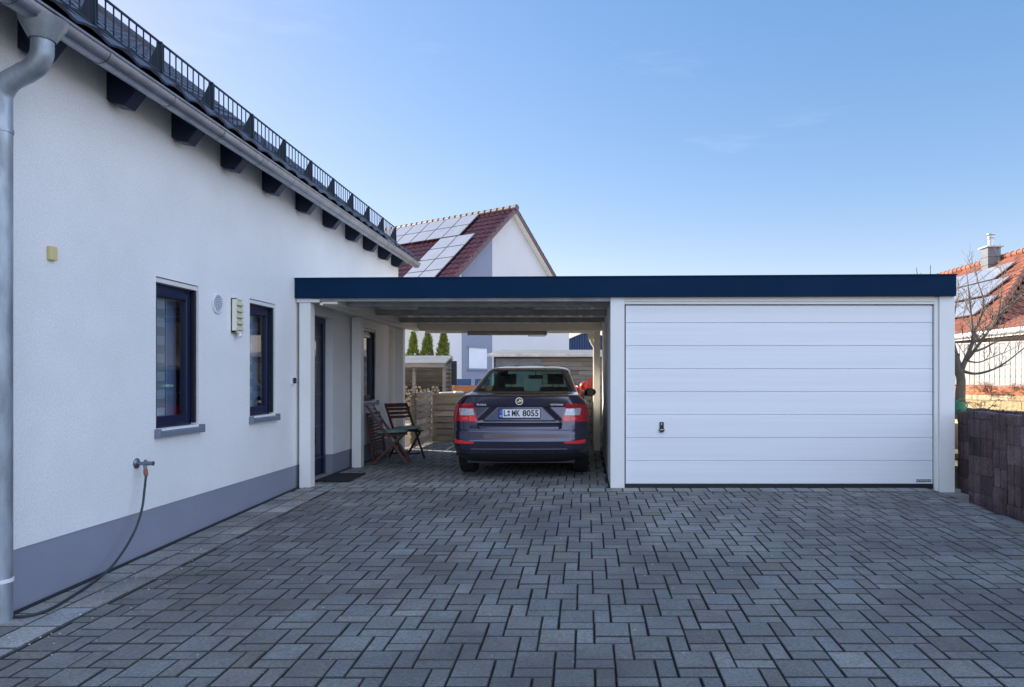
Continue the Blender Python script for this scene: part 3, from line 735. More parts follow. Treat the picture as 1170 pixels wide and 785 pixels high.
# rain pipe at the back corner
mb=MB(); mb.box(.03,.14,YB-.02,YB+.06,2.03,2.134); mb.tube([(.085,YB+.02,2.04),(.12,YB+.02,1.95),(.16,YB+.02,1.88),(.16,YB+.02,.05)],[.045,.042,.038,.038],14)
mb.build('rain_pipe',M['cream_paint'],G,smooth=True)
def tube_light(loc,ln,mt,label):
    t=thing('tube_light',label,'lamp',loc)
    mb=MB(); mb.box(loc[0],loc[0]+ln,loc[1]-.03,loc[1]+.03,loc[2]+.042,loc[2]+.065); mb.build('base',M['beam'],t,bevel=.003)
    mb=MB(); mb.tube([(loc[0]+.02,loc[1],loc[2]+.025),(loc[0]+ln-.02,loc[1],loc[2]+.025)],.034,12); mb.build('diffuser',mt,t,smooth=True)
    for x_ in (loc[0],loc[0]+ln-.03):
        mb=MB(); mb.box(x_,x_+.03,loc[1]-.036,loc[1]+.036,loc[2]-.012,loc[2]+.060); mb.build('end_cap',M['beam'],t,bevel=.005)
    return t
tube_light((-2.33,9.78,2.20),1.60,M['tube_dark'],'long grey tube light under the carport roof nearest the driveway')
tube_light((-2.10,12.48,2.065),1.40,M['tube_plastic'],'yellowish tube light on the rear carport beam above the car')
mb=MB()
for x_ in (-1.03,-.75): mb.cyl((x_,12.60,2.13),(x_,12.60,2.05),.006,6)
mb.cyl((-1.04,12.60,2.05),(-.74,12.60,2.05),.008,6); o=mb.build('wire_hook',M['guard']); recenter(o); tag(o,'thin wire hook hanging under the rear carport beam','hook')
mb=MB(); mb.box(-3.38,-2.97,8.78,9.50,.002,.020); o=mb.build('doormat',M['mat_fibre'],bevel=.006); recenter(o); tag(o,'black doormat on the paving in front of the front door','doormat')
mb=MB(); mb.box(4.16,4.44,8.17,8.345,-.30,-.055); mb.box(4.375,4.44,8.35,8.55,-.30,-.02); o=mb.build('kerb_block',M['concrete'],bevel=.008); recenter(o); tag(o,'small concrete block at the foot of the right garage pillar','kerb stone')

# ------------------------------------------------------------------ car
CX,CY=-.852,8.90
car=thing('parked_car','dark blue purple saloon car parked in the carport, seen from the rear','car',(CX,CY+2.3,0))
RT=[(.20,.30),(.26,.14),(.31,.075),(.37,.04),(.385,.035),(.388,.012),(.41,.005),(.50,-.005),(.515,.008),(.60,.012),(.625,.018),(.645,.036),(.70,.052),(.80,.065),(.925,.078),(.93,.066),(.95,.060),(1.03,.052),(1.062,.050),(1.072,.062),(1.082,.12),(1.090,.22),(1.10,.36),(1.11,.50),(1.20,.74),(1.31,1.03),(1.41,1.30),(1.435,1.41),(1.455,1.56),(1.472,1.78),(1.483,2.02),(1.488,2.18)]
FT=[(.20,4.40),(.26,4.56),(.31,4.62),(.50,4.66),(.66,4.61),(.75,4.46),(.84,4.10),(.93,3.78),(1.0,3.58),(1.06,3.47),(1.2,3.24),(1.41,2.90),(1.435,2.80),(1.455,2.68),(1.472,2.52),(1.483,2.34),(1.488,2.22)]
WT=[(.20,.76),(.26,.83),(.31,.865),(.42,.892),(.55,.905),(.78,.907),(.88,.898),(.95,.880),(1.0,.852),(1.04,.812),(1.08,.770),(1.12,.742),(1.41,.612),(1.435,.585),(1.455,.54),(1.472,.46),(1.483,.34),(1.488,.22)]
WT=[(a_w,b_w*.972) for a_w,b_w in WT]
RX=[(.2,.26),(1.0,.26),(1.06,.20),(1.12,.13),(1.41,.13),(1.46,.20),(1.488,.20)]
RY=[(.2,.24),(.9,.24),(1.02,.26),(1.12,.24),(1.41,.24),(1.488,.18)]
FRY=[(.2,.5),(1.0,.45),(1.1,.3),(1.488,.2)]
BOW=[(.2,.05),(.9,.07),(1.06,.07),(1.12,.10),(1.41,.10),(1.488,.05)]
def rec(x,z):
    x=abs(x); d=0
    if .735<z<.929:
        xe=.33+(.93-z)/.19*.20; d+=.034*smooth((xe-x+.05)/.10)*smooth((z-.735)/.03+.25)
    if .648<z<=.765:
        xe=.53 if z>.69 else .53-(.69-z)*.6
        d+=.055*smooth((.765-z)/.10)*smooth((xe-x)/.02+.5)
    if z>1.0 and z<1.08: d-=0
    return d
def y_rear(x,z):
    W=lerp_table(WT,z);rx=lerp_table(RX,z);ry=lerp_table(RY,z);bow=lerp_table(BOW,z)
    ax=abs(x); xi=W-rx
    y=lerp_table(RT,z)+bow*(min(ax,xi)/W)**2
    if ax>xi:
        t=min(1,(ax-xi)/rx); y+= ry*(1-math.sqrt(max(0,1-t*t)))
    return y+rec(x,z)
NR,NC,NS,NF=30,10,90,8
def outline(z):
    W=lerp_table(WT,z);rx=lerp_table(RX,z);ry=lerp_table(RY,z);fry=lerp_table(FRY,z);yf=lerp_table(FT,z)
    pts=[]
    xi=W-rx
    for i in range(NR): pts.append((xi*i/NR,y_rear(xi*i/NR,z)))
    yc=y_rear(xi,z)-rec(xi,z)
    for i in range(NC):
        a=PI/2*i/NC; x=xi+rx*math.sin(a); pts.append((x,yc+ry*(1-math.cos(a))+rec(x,z)))
    ys=yc+ry; fb=.12 if z<1.0 else .10
    ye=yf-fb-fry
    for i in range(NS):
        t=i/NS; y=ys+(ye-ys)*t
        pts.append((W-.0*t,y))
    frx=min(.42 if z<1.0 else .22,W*.6)
    for i in range(NC):
        a=PI/2*i/NC; pts.append((W-frx+frx*math.cos(a),ye+fry*math.sin(a)))
    for i in range(NF+1):
        x=(W-frx)*(1-i/NF); pts.append((x,yf-fb*(x/(W-frx+1e-6))**2))
    return pts
zs=sorted(set([round(.20+.0155*k,4) for k in range(54)]+[.385,.388,.645,.648,.925,.9305,1.03,1.04,1.05,1.06,1.066,1.072,1.077,1.082,1.09,1.10,1.11,1.122,1.15,1.2,1.25,1.31,1.36,1.395,1.41,1.425,1.435,1.445,1.455,1.464,1.472,1.478,1.483,1.488]))
zs=[z for z in zs if not (1.033<z<1.0399)]
NP=len(outline(.5))
bodyv=[]
for z in zs:
    for sgn in (1,-1):
        for (x,y) in outline(z):
            # roof crown already in tables; gentle camber across lid
            bodyv.append((CX+sgn*x,CY+y,z))
parts={k:MB() for k in('body','valance','rear','wind','sideR','sideL')}
for k in parts.values(): k.v=list(bodyv)
WR=.325; axles=(.90,3.58)
def arch(y,z):
    return any((y-a)**2+(z-WR)**2<.365**2 for a in axles)
for j in range(len(zs)-1):
    za,zb2=zs[j],zs[j+1]; zm=(za+zb2)/2
    for s_,sgn in enumerate((1,-1)):
        for i in range(NP-1):
            a=(j*2+s_)*NP+i; b=((j+1)*2+s_)*NP+i
            f=[a,a+1,b+1,b] if sgn>0 else [a,b,b+1,a+1]
            key='body'
            xm=abs(bodyv[a][0]-CX); ym=(bodyv[a][1]+bodyv[a+1][1])/2-CY
            if i<NR+NC and zm<.335: key='valance'
            if NR+3<i<NR+NC+NS+4 and arch(ym,zm): continue
            if 1.122<zm<1.41 and i<NR+1: key='rear'
            side0=NR+NC
            if 1.085<zm<1.395 and side0+3<i<side0+NS-3 and not (side0+45<i<side0+49): key='sideR' if sgn>0 else 'sideL'
            if 1.04<zm<1.41 and i>side0+NS+NC-3: key='wind'
            parts[key].f.append(f); parts[key].m.append(0); parts[key].t.append((1,1,1))
b=parts['body']; top=(len(zs)-1)*2*NP
b.f.append([top+i for i in range(NP)]+[top+NP+i for i in range(NP-1,-1,-1)]); b.m.append(0); b.t.append((1,1,1))
def clean(mb):
    used={};nv=[]
    for f in mb.f:
        for k in range(len(f)):
            i=f[k]
            key=tuple(round(c,6) for c in mb.v[i])
            if key not in used: used[key]=len(nv); nv.append(mb.v[i])
            f[k]=used[key]
    keep=[(f,m,t) for f,m,t in zip(mb.f,mb.m,mb.t) if len(set(f))>=3]
    nf=[]
    for f,m,t in keep:
        g=[]
        for i in f:
            if i not in g: g.append(i)
        nf.append(g)
    mb.v=nv; mb.f=nf; mb.m=[m for _,m,_ in keep]; mb.t=[t for _,_,t in keep]
for k in parts.values(): clean(k)
body=parts['body'].build('body',M['car'],car,smooth=True,angle=28)
parts['valance'].build('rear_valance',M['plastic'],car,smooth=True)
parts['rear'].build('rear_window',M['car_glass'],car,smooth=True)
parts['wind'].build('windscreen',M['car_glass'],car,smooth=True)
parts['sideR'].build('side_window',M['car_glass'],car,smooth=True)
parts['sideL'].build('side_window',M['car_glass'],car,smooth=True)
# black border around the rear window (ceramic edge)
def rear_patch(name,mt,quad,parent,nx=24,ny=10,off=.004,thick=True,smooth_=True,zlevels=None):
    """quad: 4 (x,z) corners bl, br, tr, tl projected on the rear skin with an outward offset"""
    (x0,z0),(x1,z1),(x2,z2),(x3,z3)=quad
    mb=MB(); vs=[]
    for lay,o_ in ((0,off),(1,-.012)):
        for j in range(ny+1):
            v=j/ny
            for i in range(nx+1):
                u=i/nx
                x=(1-v)*((1-u)*x0+u*x1)+v*((1-u)*x3+u*x2); z=(1-v)*((1-u)*z0+u*z1)+v*((1-u)*z3+u*z2)
                W=lerp_table(WT,z)
                xx=max(-W*.9985,min(W*.9985,x))
                y=y_rear(xx,z)
                # outward normal in plan
                h=.004; dy=(y_rear(min(W*.9985,xx+h),z)-y_rear(max(-W*.9985,xx-h),z))/(2*h); nv=Vector((dy,-1,0)).normalized()
                vs.append((CX+xx+nv.x*o_,CY+y+nv.y*o_,z))
    n=nx+1; tot=n*(ny+1); fs=[]
    for j in range(ny):
        for i in range(nx):
            a=j*n+i; fs.append((a,a+1,a+n+1,a+n))
    rim=[i for i in range(n)]+[j*n+nx for j in range(1,ny+1)]+[ny*n+i for i in range(nx-1,-1,-1)]+[j*n for j in range(ny-1,0,-1)]
    for a,b in zip(rim,rim[1:]+rim[:1]): fs.append((b,a,a+tot,b+tot))
    mb.add(vs,fs)
    return mb.build(name,mt,parent,smooth=smooth_,angle=40)
for s in (1,-1):
    def Q(*q): return [(s*x,z) for x,z in q] if s>0 else [(s*x,z) for x,z in (q[1],q[0],q[3],q[2])]
    tl=rear_patch('tail_light',M['lamp_red'],Q((.535,.742),(.893,.742),(.868,.960),(.590,.975)),car,34,16,.007)
    rear_patch('light_insert',M['lamp_clear'],Q((.574,.822),(.765,.822),(.780,.912),(.592,.905)),tl,16,8,.010)
    rear_patch('light_band',M['lamp_bright'],Q((.552,.752),(.640,.752),(.640,.812),(.570,.812)),tl,10,6,.0095)
    rear_patch('light_band',M['lamp_bright'],Q((.660,.765),(.730,.765),(.730,.792),(.660,.800)),tl,10,4,.009)
    rear_patch('reflector',M['lamp_bright'],Q((.585,.468),(.835,.462),(.835,.512),(.560,.486)),car,20,5,.006)
rear_patch('lid_seam',M['black'],[(-.515,.6455),(.515,.6455),(.515,.6495),(-.515,.6495)],car,40,1,.003)
for s in (1,-1):
    q=[(s*.535,.662),(s*.540,.662),(s*.548,.742),(s*.543,.742)]
    if s<0: q=[q[1],q[0],q[3],q[2]]
    rear_patch('lid_seam',M['black'],q,car,2,8,.002)
    q=[(s*.590,.975),(s*.596,.975),(s*.655,1.058),(s*.649,1.058)]
    if s<0: q=[q[1],q[0],q[3],q[2]]
    rear_patch('lid_seam',M['black'],q,car,2,8,.002)
rear_patch('bumper_trim',M['zinc'],[(-.62,.392),(.62,.392),(.60,.404),(-.60,.404)],car,40,1,.004)
# number plate
py_=CY+y_rear(0,.84)-.004; yF=py_-.014
mb=MB(); mb.box(CX-.268,CX+.268,yF,py_+.02,.778,.905); pf=mb.build('number_plate',M['plastic'],car,bevel=.004)
mb=MB(); mb.box(CX-.216,CX+.260,yF-.003,yF-.0002,.793,.899); mb.build('plate_face',M['plate_white'],pf,bevel=.001)
mb=MB(); mb.box(CX-.260,CX-.2165,yF-.003,yF-.0002,.793,.899); mb.build('country_band',M['plate_blue'],pf,bevel=.001)
yT=yF-.0036
text_part('country_letter','D',.034,M['plate_white'],pf,(CX-.238,yT,.812),offset=.0006)
mb=MB()
for k in range(12):
    a=2*PI*k/12; mb.cyl((CX-.238+.013*math.cos(a),yT,.868+.013*math.sin(a)),(CX-.238+.013*math.cos(a),yT+.0006,.868+.013*math.sin(a)),.0022,6)
mb.build('star_ring',M['star'],pf)
text_part('plate_lettering','L',.108,M['glyph'],pf,(CX-.182,yT,.845),offset=.003,fit=.040)
text_part('plate_lettering','MK',.108,M['glyph'],pf,(CX-.046,yT,.845),offset=.003,fit=.106)
text_part('plate_lettering','8055',.108,M['glyph'],pf,(CX+.140,yT,.845),offset=.003,fit=.205)
for z in (.868,.826):
    mb=MB(); mb.cyl((CX-.139,yT-.0004,z),(CX-.139,yT+.0006,z),.017,18); mb.build('plate_seal',M['seal_green'],pf)
# badge
bz=1.003; by_=CY+y_rear(0,bz)
bd=MB(); bd.cyl((CX,by_-.009,bz),(CX,by_+.004,bz),.046,32); bo=bd.build('badge',M['chrome'],car,smooth=True,bevel=.002)
mb=MB(); mb.cyl((CX,by_-.0098,bz),(CX,by_-.0088,bz),.038,32); mb.build('badge_field',M['glyph'],bo)
mb=MB()
ybd=by_-.0105
# winged arrow: shaft to the right head to the left with three feathers
mb.prism([(CX-.028,bz-.006),(CX-.008,bz-.022),(CX-.008,bz-.012),(CX+.026,bz-.012),(CX+.026,bz-.004),(CX-.008,bz-.004),(CX-.008,bz+.0),],ybd-.0008,ybd+.001)
for k in range(3):
    x_=CX-.006+.012*k; mb.prism([(x_,bz-.001),(x_+.008,bz-.001),(x_+.016,bz+.020-.004*k),(x_+.004,bz+.024-.005*k)],ybd-.0008,ybd+.001)
mb.build('badge_emblem',M['chrome'],bo)
zt_l=.957
for s_,tx,al in (('ŠKODA',-.485,'CENTER'),('OCTAVIA',.475,'CENTER')):
    yy=CY+y_rear(tx,zt_l)-.004
    dy=(y_rear(tx+.02,zt_l)-y_rear(tx-.02,zt_l))/.04
    text_part('model_lettering',s_,.030,M['chrome'],car,(CX+tx,yy,zt_l),extrude=.0015,xs=1.25,right=Vector((1,dy,0)).normalized(),offset=.0006)
# underside, interior
mb=MB(); mb.box(CX-.70,CX+.70,CY+.30,CY+4.3,.19,.30); mb.box(CX-.76,CX+.76,CY+.24,CY+4.3,.30,.36); mb.build('underbody',M['plastic'],car)
mb=MB(); mb.box(CX-.66,CX+.66,CY+.52,CY+1.25,1.045,1.06); mb.build('parcel_shelf',M['car_inside'],car)
mb=MB(); mb.prism([(CY+3.0,.9),(CY+3.5,.95),(CY+3.48,1.0),(CY+3.1,1.04),(CY+2.9,1.0)],CX-.68,CX+.68,'X'); mb.box(CX-.72,CX+.72,CY+1.2,CY+3.5,.4,.55); mb.build('dashboard',M['car_inside'],car)
def seat(x,y,w,ln,head,name):
    mb=MB(); mb.box(CX+x-w/2,CX+x+w/2,CY+y,CY+y+.5,.55,.72)
    mb.prism([(CY+y-.05,.62),(CY+y+.08,.62),(CY+y-.06,1.16),(CY+y-.16,1.16)],CX+x-w/2,CX+x+w/2,'X')
    s_o=mb.build('seat',M['car_inside'],car,bevel=.04,segs=3)
    for hx_ in head:
        h=MB(); h.box(CX+hx_-.125,CX+hx_+.125,CY+y-.20,CY+y-.10,1.20,1.36); h.cyl((CX+hx_-.05,CY+y-.13,1.12),(CX+hx_-.05,CY+y-.13,1.22),.008,6); h.cyl((CX+hx_+.05,CY+y-.13,1.12),(CX+hx_+.05,CY+y-.13,1.22),.008,6)
        h.build('headrest',M['car_inside'],s_o,bevel=.045,segs=4)
seat(-.37,2.25,.5,.5,(-.37,),'');seat(.37,2.25,.5,.5,(.37,),'')
mb=MB(); mb.box(CX-.66,CX+.66,CY+1.35,CY+1.85,.5,.68); mb.prism([(CY+1.25,.6),(CY+1.38,.6),(CY+1.24,1.10),(CY+1.14,1.10)],CX-.66,CX+.66,'X'); mb.build('rear_bench',M['car_inside'],car,bevel=.03,segs=3)
mb=MB(); mb.box(CX-.125,CX+.125,CY+2.95,CY+2.98,1.285,1.35); mb.cyl((CX,CY+2.97,1.34),(CX,CY+2.93,1.40),.012,8); mb.build('rear_view_mirror',M['plastic'],car,bevel=.01)
# lining of the pillars so the cabin reads dark
# mirrors
for s in (1,-1):
    mb=MB(); mb.sphere((CX+s*.915,CY+2.92,1.06),.10,18,12,sc=(1.0,.75,.70)); 
    mo=mb.build('wing_mirror',M['plastic'],car,smooth=True)
    mb=MB(); mb.prism([(CX+s*.76,1.0),(CX+s*.86,1.0),(CX+s*.86,1.03),(CX+s*.76,1.05)],CY+2.90,CY+2.97); mb.build('mirror_arm',M['plastic'],mo,bevel=.008)
    mb=MB(); mb.cyl((CX+s*.92,CY+2.850,1.06),(CX+s*.92,CY+2.846,1.06),.058,20); mb.build('mirror_glass',M['lens_dark'],mo)
    mb=MB(); mb.box(CX+s*.895,CX+s*.93,CY+1.62,CY+1.80,.935,.955); mb.build('door_handle',M['car'],car,bevel=.006)
# wheels
def wheel():
    w_=thing('wheel_proto',None,None)
    return w_
for ay in axles:
    for s in (1,-1):
        cx=CX+s*.768; cy=CY+ay
        mb=MB(); n=40; pr=[(-.105,.20),(-.112,.27),(-.100,.315),(-.07,.325),(.07,.325),(.100,.315),(.112,.27),(.105,.20)]
        vs=[];fs=[]
        for (dx,r) in pr:
            for k in range(n): vs.append((cx+dx,cy+r*math.cos(2*PI*k/n),WR+r*math.sin(2*PI*k/n)))
        for i in range(len(pr)-1):
            for k in range(n): a=i*n+k;b2=i*n+(k+1)%n; fs.append((a,b2,b2+n,a+n))
        mb.add(vs,fs); wo=mb.build('wheel',M['tyre'],car,smooth=True)
        mb=MB(); xo=cx+s*.085
        mb.cyl((cx-s*.10,cy,WR),(cx+s*.02,cy,WR),.198,30)
        mb.cyl((xo-s*.01,cy,WR),(xo+s*.015,cy,WR),.05,20)
        for k in range(5):
            a=2*PI*k/5; mb.bar((xo,cy+.03*math.cos(a),WR+.03*math.sin(a)),(xo,cy+.2*math.cos(a),WR+.2*math.sin(a)),.05,.025,up=(1,0,0))
        mb.build('rim',M['alloy'],wo,smooth=True)
        lip=MB(); pts=[]
        for k in range(25):
            a=R(-8)+R(196)*k/24; yy_=cy+.368*math.cos(a); zz_=WR+.368*math.sin(a)
            pts.append((CX+s*(lerp_table(WT,zz_)-.004),yy_,zz_))
        lip.tube(pts,.013,8); lip.build('wheel_arch_lip',M['car'],body,smooth=True)
        ln=MB(); vs=[];fs=[]
        for k in range(25):
            a=R(-10)+R(200)*k/24
            for dx in (.89,.55): vs.append((CX+s*dx,cy+.372*math.cos(a),WR+.372*math.sin(a)))
        for k in range(24): fs.append((2*k,2*k+1,2*k+3,2*k+2))
        ln.add(vs,fs); ln.build('wheel_arch_liner',M['plastic'],body)

# ------------------------------------------------------------------ folding chairs and table by the wall
def folding_chair(label,loc,rot):
    t=thing('folding_chair',label,'chair',(0,0,0),0,'folding wooden chairs under the carport')
    for s in (-1,1):
        y=s*.19
        mb=MB(); mb.bar((-.30,y,.88),(.28,y,.01),.022,.038,up=(1,0,0.6)); mb.build('leg',M['redwood'],t,bevel=.004)
        y=s*.163
        mb=MB(); mb.bar((-.22,y,.01),(.20,y,.44),.022,.036,up=(1,0,-.8)); mb.build('leg',M['redwood'],t,bevel=.004)
    d=Vector((.58,0,-.87)).normalized()
    mb=MB()
    for k in range(4):
        c=Vector((-.293,0,.87))+d*(.02+.075*k); mb.obox(c,(0,1,0),d,d.cross(Vector((0,1,0))),.178,.022 if k else .034,.008)
    mb.build('backrest',M['redwood'],t,bevel=.003)
    mb=MB()
    for k in range(7):
        x=-.17+k*.06; mb.box(x,x+.045,-.205,.205,.445,.462)
    for y in (-.14,.14): mb.box(-.17,.24,y-.012,y+.012,.42,.444)
    mb.build('seat',M['redwood'],t,bevel=.003)
    mb=MB(); mb.bar((.20,-.16,.09),(.20,.16,.09),.02,.03); mb.bar((-.15,-.15,.08),(-.15,.15,.08),.02,.03); mb.build('stretcher',M['redwood'],t,bevel=.003)
    t.location=loc; t.rotation_euler=(0,0,rot); return t
folding_chair('dark red folding chair nearest the post, seen from the side with a green cushion',(-2.99,10.72,0),R(6))
folding_chair('dark red folding chair further back by the pallet fence, its slatted back to the wall',(-2.93,11.38,0),R(-46))
cu=MB()
n=14
def cush(x,y,s): return .040*(1-abs(x)**4)*(1-abs(y)**4)
for sgn in (1,-1):
    vs=[];fs=[]
    for j in range(n+1):
        for i in range(n+1):
            a=-1+2*i/n;b=-1+2*j/n
            h=cush(a,b,1)+.006*math.sin(9*a+3*b)*(1-a*a)*(1-b*b)
            vs.append((.215*a,.20*b,.02+sgn*h*(1 if sgn>0 else .5)))
    for j in range(n):
        for i in range(n):
            q=j*(n+1)+i; fs.append((q,q+1,q+n+2,q+n+1) if sgn>0 else (q,q+n+1,q+n+2,q+1))
    cu.add(vs,fs)
co_=cu.build('seat_cushion',M['cushion'],smooth=True,angle=80); co_.location=(-2.95,10.72,.462); co_.rotation_euler=(0,R(-2),R(6))
c2_=co_.copy(); COL.objects.link(c2_); c2_.location=(-2.90,11.35,.462); c2_.rotation_euler=(0,R(-2),R(-46)); tag(c2_,'green patterned cushion on the folding chair further back','cushion','green seat cushions')
tag(co_,'green patterned cushion lying on the nearer folding chair','cushion','green seat cushions')
ft=thing('folded_table','folded dark red slatted garden table leaning against the house wall under the window','table',(-3.32,11.15,0))
lean=.10
def L3(y,z,off=0): return (-3.27-lean*z/.75+off,y,z)
for y in (10.83,11.45):
    mb=MB(); mb.bar(L3(y,.02),L3(y,.76),.05,.025,up=(1,0,0)); mb.build('side_rail',M['redwood'],ft,bevel=.004)
mb=MB()
for k in range(11):
    z=.18+k*.05; mb.obox(L3(11.14,z),(0,1,0),(-lean/.75,0,1),(1,0,lean/.75),.285,.017,.008)
mb.build('table_top',M['redwood'],ft,bevel=.003)
for y in (10.90,11.38):
    mb=MB(); mb.bar(L3(y,.01,.045),L3(y,.68,.035),.035,.022,up=(1,0,0)); mb.build('leg',M['redwood'],ft,bevel=.004)
mb=MB(); mb.bar(L3(10.85,.74,.01),L3(11.43,.74,.01),.03,.03); mb.bar(L3(10.85,.08,.01),L3(11.43,.08,.01),.03,.05); mb.build('end_rail',M['redwood'],ft,bevel=.004)

# ------------------------------------------------------------------ fences and walls behind the carport
def slat_fence(name,label,p0,p1,z0,z1,rows,mt,cat='fence',seed=1,gapf=.22,postw=.09,double=True,sink=0.0):
    rng=random.Random(seed)
    p0=Vector((*p0,0));p1=Vector((*p1,0)); d=(p1-p0); L=d.length; d.normalize(); nn=Vector((d.y,-d.x,0))
    t=thing(name,label,cat,((p0+p1)/2+Vector((0,0,z0))))
    h=(z1-z0)/rows
    mb=MB()
    for k in range(rows):
        seg=0
        while seg<L-.05:
            ln=min(rng.uniform(.55,1.25),L-seg)
            tt=math.exp(rng.gauss(0,.15)); mb.ct=(tt,tt*rng.uniform(.95,1.02),tt*rng.uniform(.88,1.02))
            c=p0+d*(seg+ln/2)+Vector((0,0,z0+h*(k+.5)+rng.uniform(-.004,.004)))+nn*rng.uniform(-.004,.004)
            mb.obox(c,d+Vector((0,0,rng.uniform(-.006,.006))),nn,(0,0,1),ln/2-.003,.010,h*(1-gapf)/2)
            seg+=ln
    mb.build('slat_panel',mt,t)
    np_=max(2,int(L/.62)+1)
    for k in range(np_):
        c=p0+d*(L*k/(np_-1)); mb=MB(); mb.obox(c-nn*.045+Vector((0,0,(z0+z1)/2-.01)),d,nn,(0,0,1),postw/2,.030,(z1-z0)/2); mb.build('post',mt,t)
    if double:
        mb=MB()
        for k in range(rows):
            tt=math.exp(rng.gauss(0,.15)); mb.ct=(tt*.9,tt*.88,tt*.85)
            c=(p0+p1)/2+Vector((0,0,z0+h*(k+1.0)))-nn*.10
            if k<rows-1: mb.obox(c,d,nn,(0,0,1),L/2,.010,h*(1-gapf)/2)
        mb.build('rear_panel',mt,t)
    return t
slat_fence('pallet_fence','pale pallet board fence running away from the camera behind the folding chairs',(-3.14,12.98),(-3.14,14.28),.02,1.04,8,M['pallet'],seed=2)
slat_fence('pallet_fence','low brownish pallet board fence across the end of the carport beyond the car',(-3.10,14.34),(-.5,14.34),.02,1.0,8,M['pallet'],seed=5)
mb=MB(); mb.box(-.48,.30,13.35,13.60,-.05,1.05); o=mb.build('block_wall',M['block'],bevel=.006); recenter(o); tag(o,'low grey concrete block wall between the car and the garage','wall')
# conifers
def conifer(x,y,h,w,label,seed,base=.34):
    rng=random.Random(seed)
    t=thing('conifer',label,'tree',(x,y,base),0,'conifers behind the firewood shed')
    mb=MB(); mb.tube([(x,y,base),(x,y,base+h*.9)],[.04,.008],8); mb.build('trunk',M['bark'],t,smooth=True)
    mb=MB()
    for k in range(4200):
        f=rng.random()**1.15
        z=f*h; rmax=w/2*(1.02-f)**.95*(1+.10*math.sin(9*f*PI+seed))
        a=rng.uniform(0,2*PI); lob=1+.22*math.sin(3*a+seed+4*f)+.12*math.sin(7*a-9*f)
        r=rmax*lob*(rng.random()**.35)
        c=Vector((x+r*math.cos(a),y+r*math.sin(a),base+z))
        out=Vector((math.cos(a),math.sin(a),1.3+rng.uniform(-.5,.9))).normalized()
        sd=out.cross(Vector((rng.uniform(-1,1),rng.uniform(-1,1),rng.uniform(-1,1)))).normalized()
        ln=rng.uniform(.035,.085); wd=rng.uniform(.010,.022)
        tt=math.exp(rng.gauss(0,.28)); mb.ct=(tt*rng.uniform(.85,1.35),tt,tt*.9)
        mb.add([c-sd*wd,c+sd*wd,c+out*ln+sd*wd*.5,c+out*ln*1.25,c+out*ln-sd*wd*.5],[(0,1,2,3,4)])
    mb.build('crown',M['conifer'],t)
conifer(-4.96,20.2,2.24,1.0,'slim green conifer at the left, half hidden by the carport post',1)
conifer(-4.55,20.2,2.32,1.0,'slim green conifer in the middle of the three',2)
conifer(-4.10,20.2,2.36,.98,'slim green conifer at the right, nearest the planter',3)
# firewood shed
S=thing('firewood_shed','grey weathered firewood shed with slatted back and felt roof in front of the conifers','shed',(-5.3,16.6,.34))
mb=MB(); mb.add([(-7.2,16.15,1.60),(-3.24,16.15,1.60),(-3.24,17.05,1.80),(-7.2,17.05,1.80),(-7.2,16.15,1.64),(-3.24,16.15,1.64),(-3.24,17.05,1.84),(-7.2,17.05,1.84)],[(0,3,2,1),(4,5,6,7),(0,1,5,4),(1,2,6,5),(2,3,7,6),(3,0,4,7)]); mb.build('roof',M['felt'],S)
mb=MB(); mb.box(-7.2,-3.24,16.10,16.145,1.54,1.65); mb.build('roof_board',M['greywood'],S,bevel=.004)
for x in (-3.31,-4.0,-4.72,-5.45,-6.2,-7.1):
    for y in (16.2,16.95):
        mb=MB(); mb.box(x,x+.07,y,y+.07,.30,1.60 if y<16.5 else 1.76); mb.build('post',M['greywood'],S,bevel=.004)
mb=MB(); rng=random.Random(4)
z=.42
while z<1.72:
    tt=math.exp(rng.gauss(0,.2)); mb.ct=(tt,tt,tt); mb.box(-7.15,-3.25,16.93+.01*(int(z*100)%2),16.948+.01*(int(z*100)%2),z,z+.066); z+=.072
mb.build('slat_panel',M['greywood'],S)
mb=MB()
z=.42
while z<1.6:
    tt=math.exp(rng.gauss(0,.2)); mb.ct=(tt,tt,tt); mb.box(-3.262,-3.245,16.27,16.95,z,z+.052); z+=.10
mb.build('slat_panel',M['greywood'],S)
mb=MB(); mb.box(-3.18,-3.07,16.6,16.72,.34,1.70); o=mb.build('dark_board',M['guard'],bevel=.005); recenter(o); tag(o,'tall narrow dark blue grey board standing at the right end of the firewood shed','board')
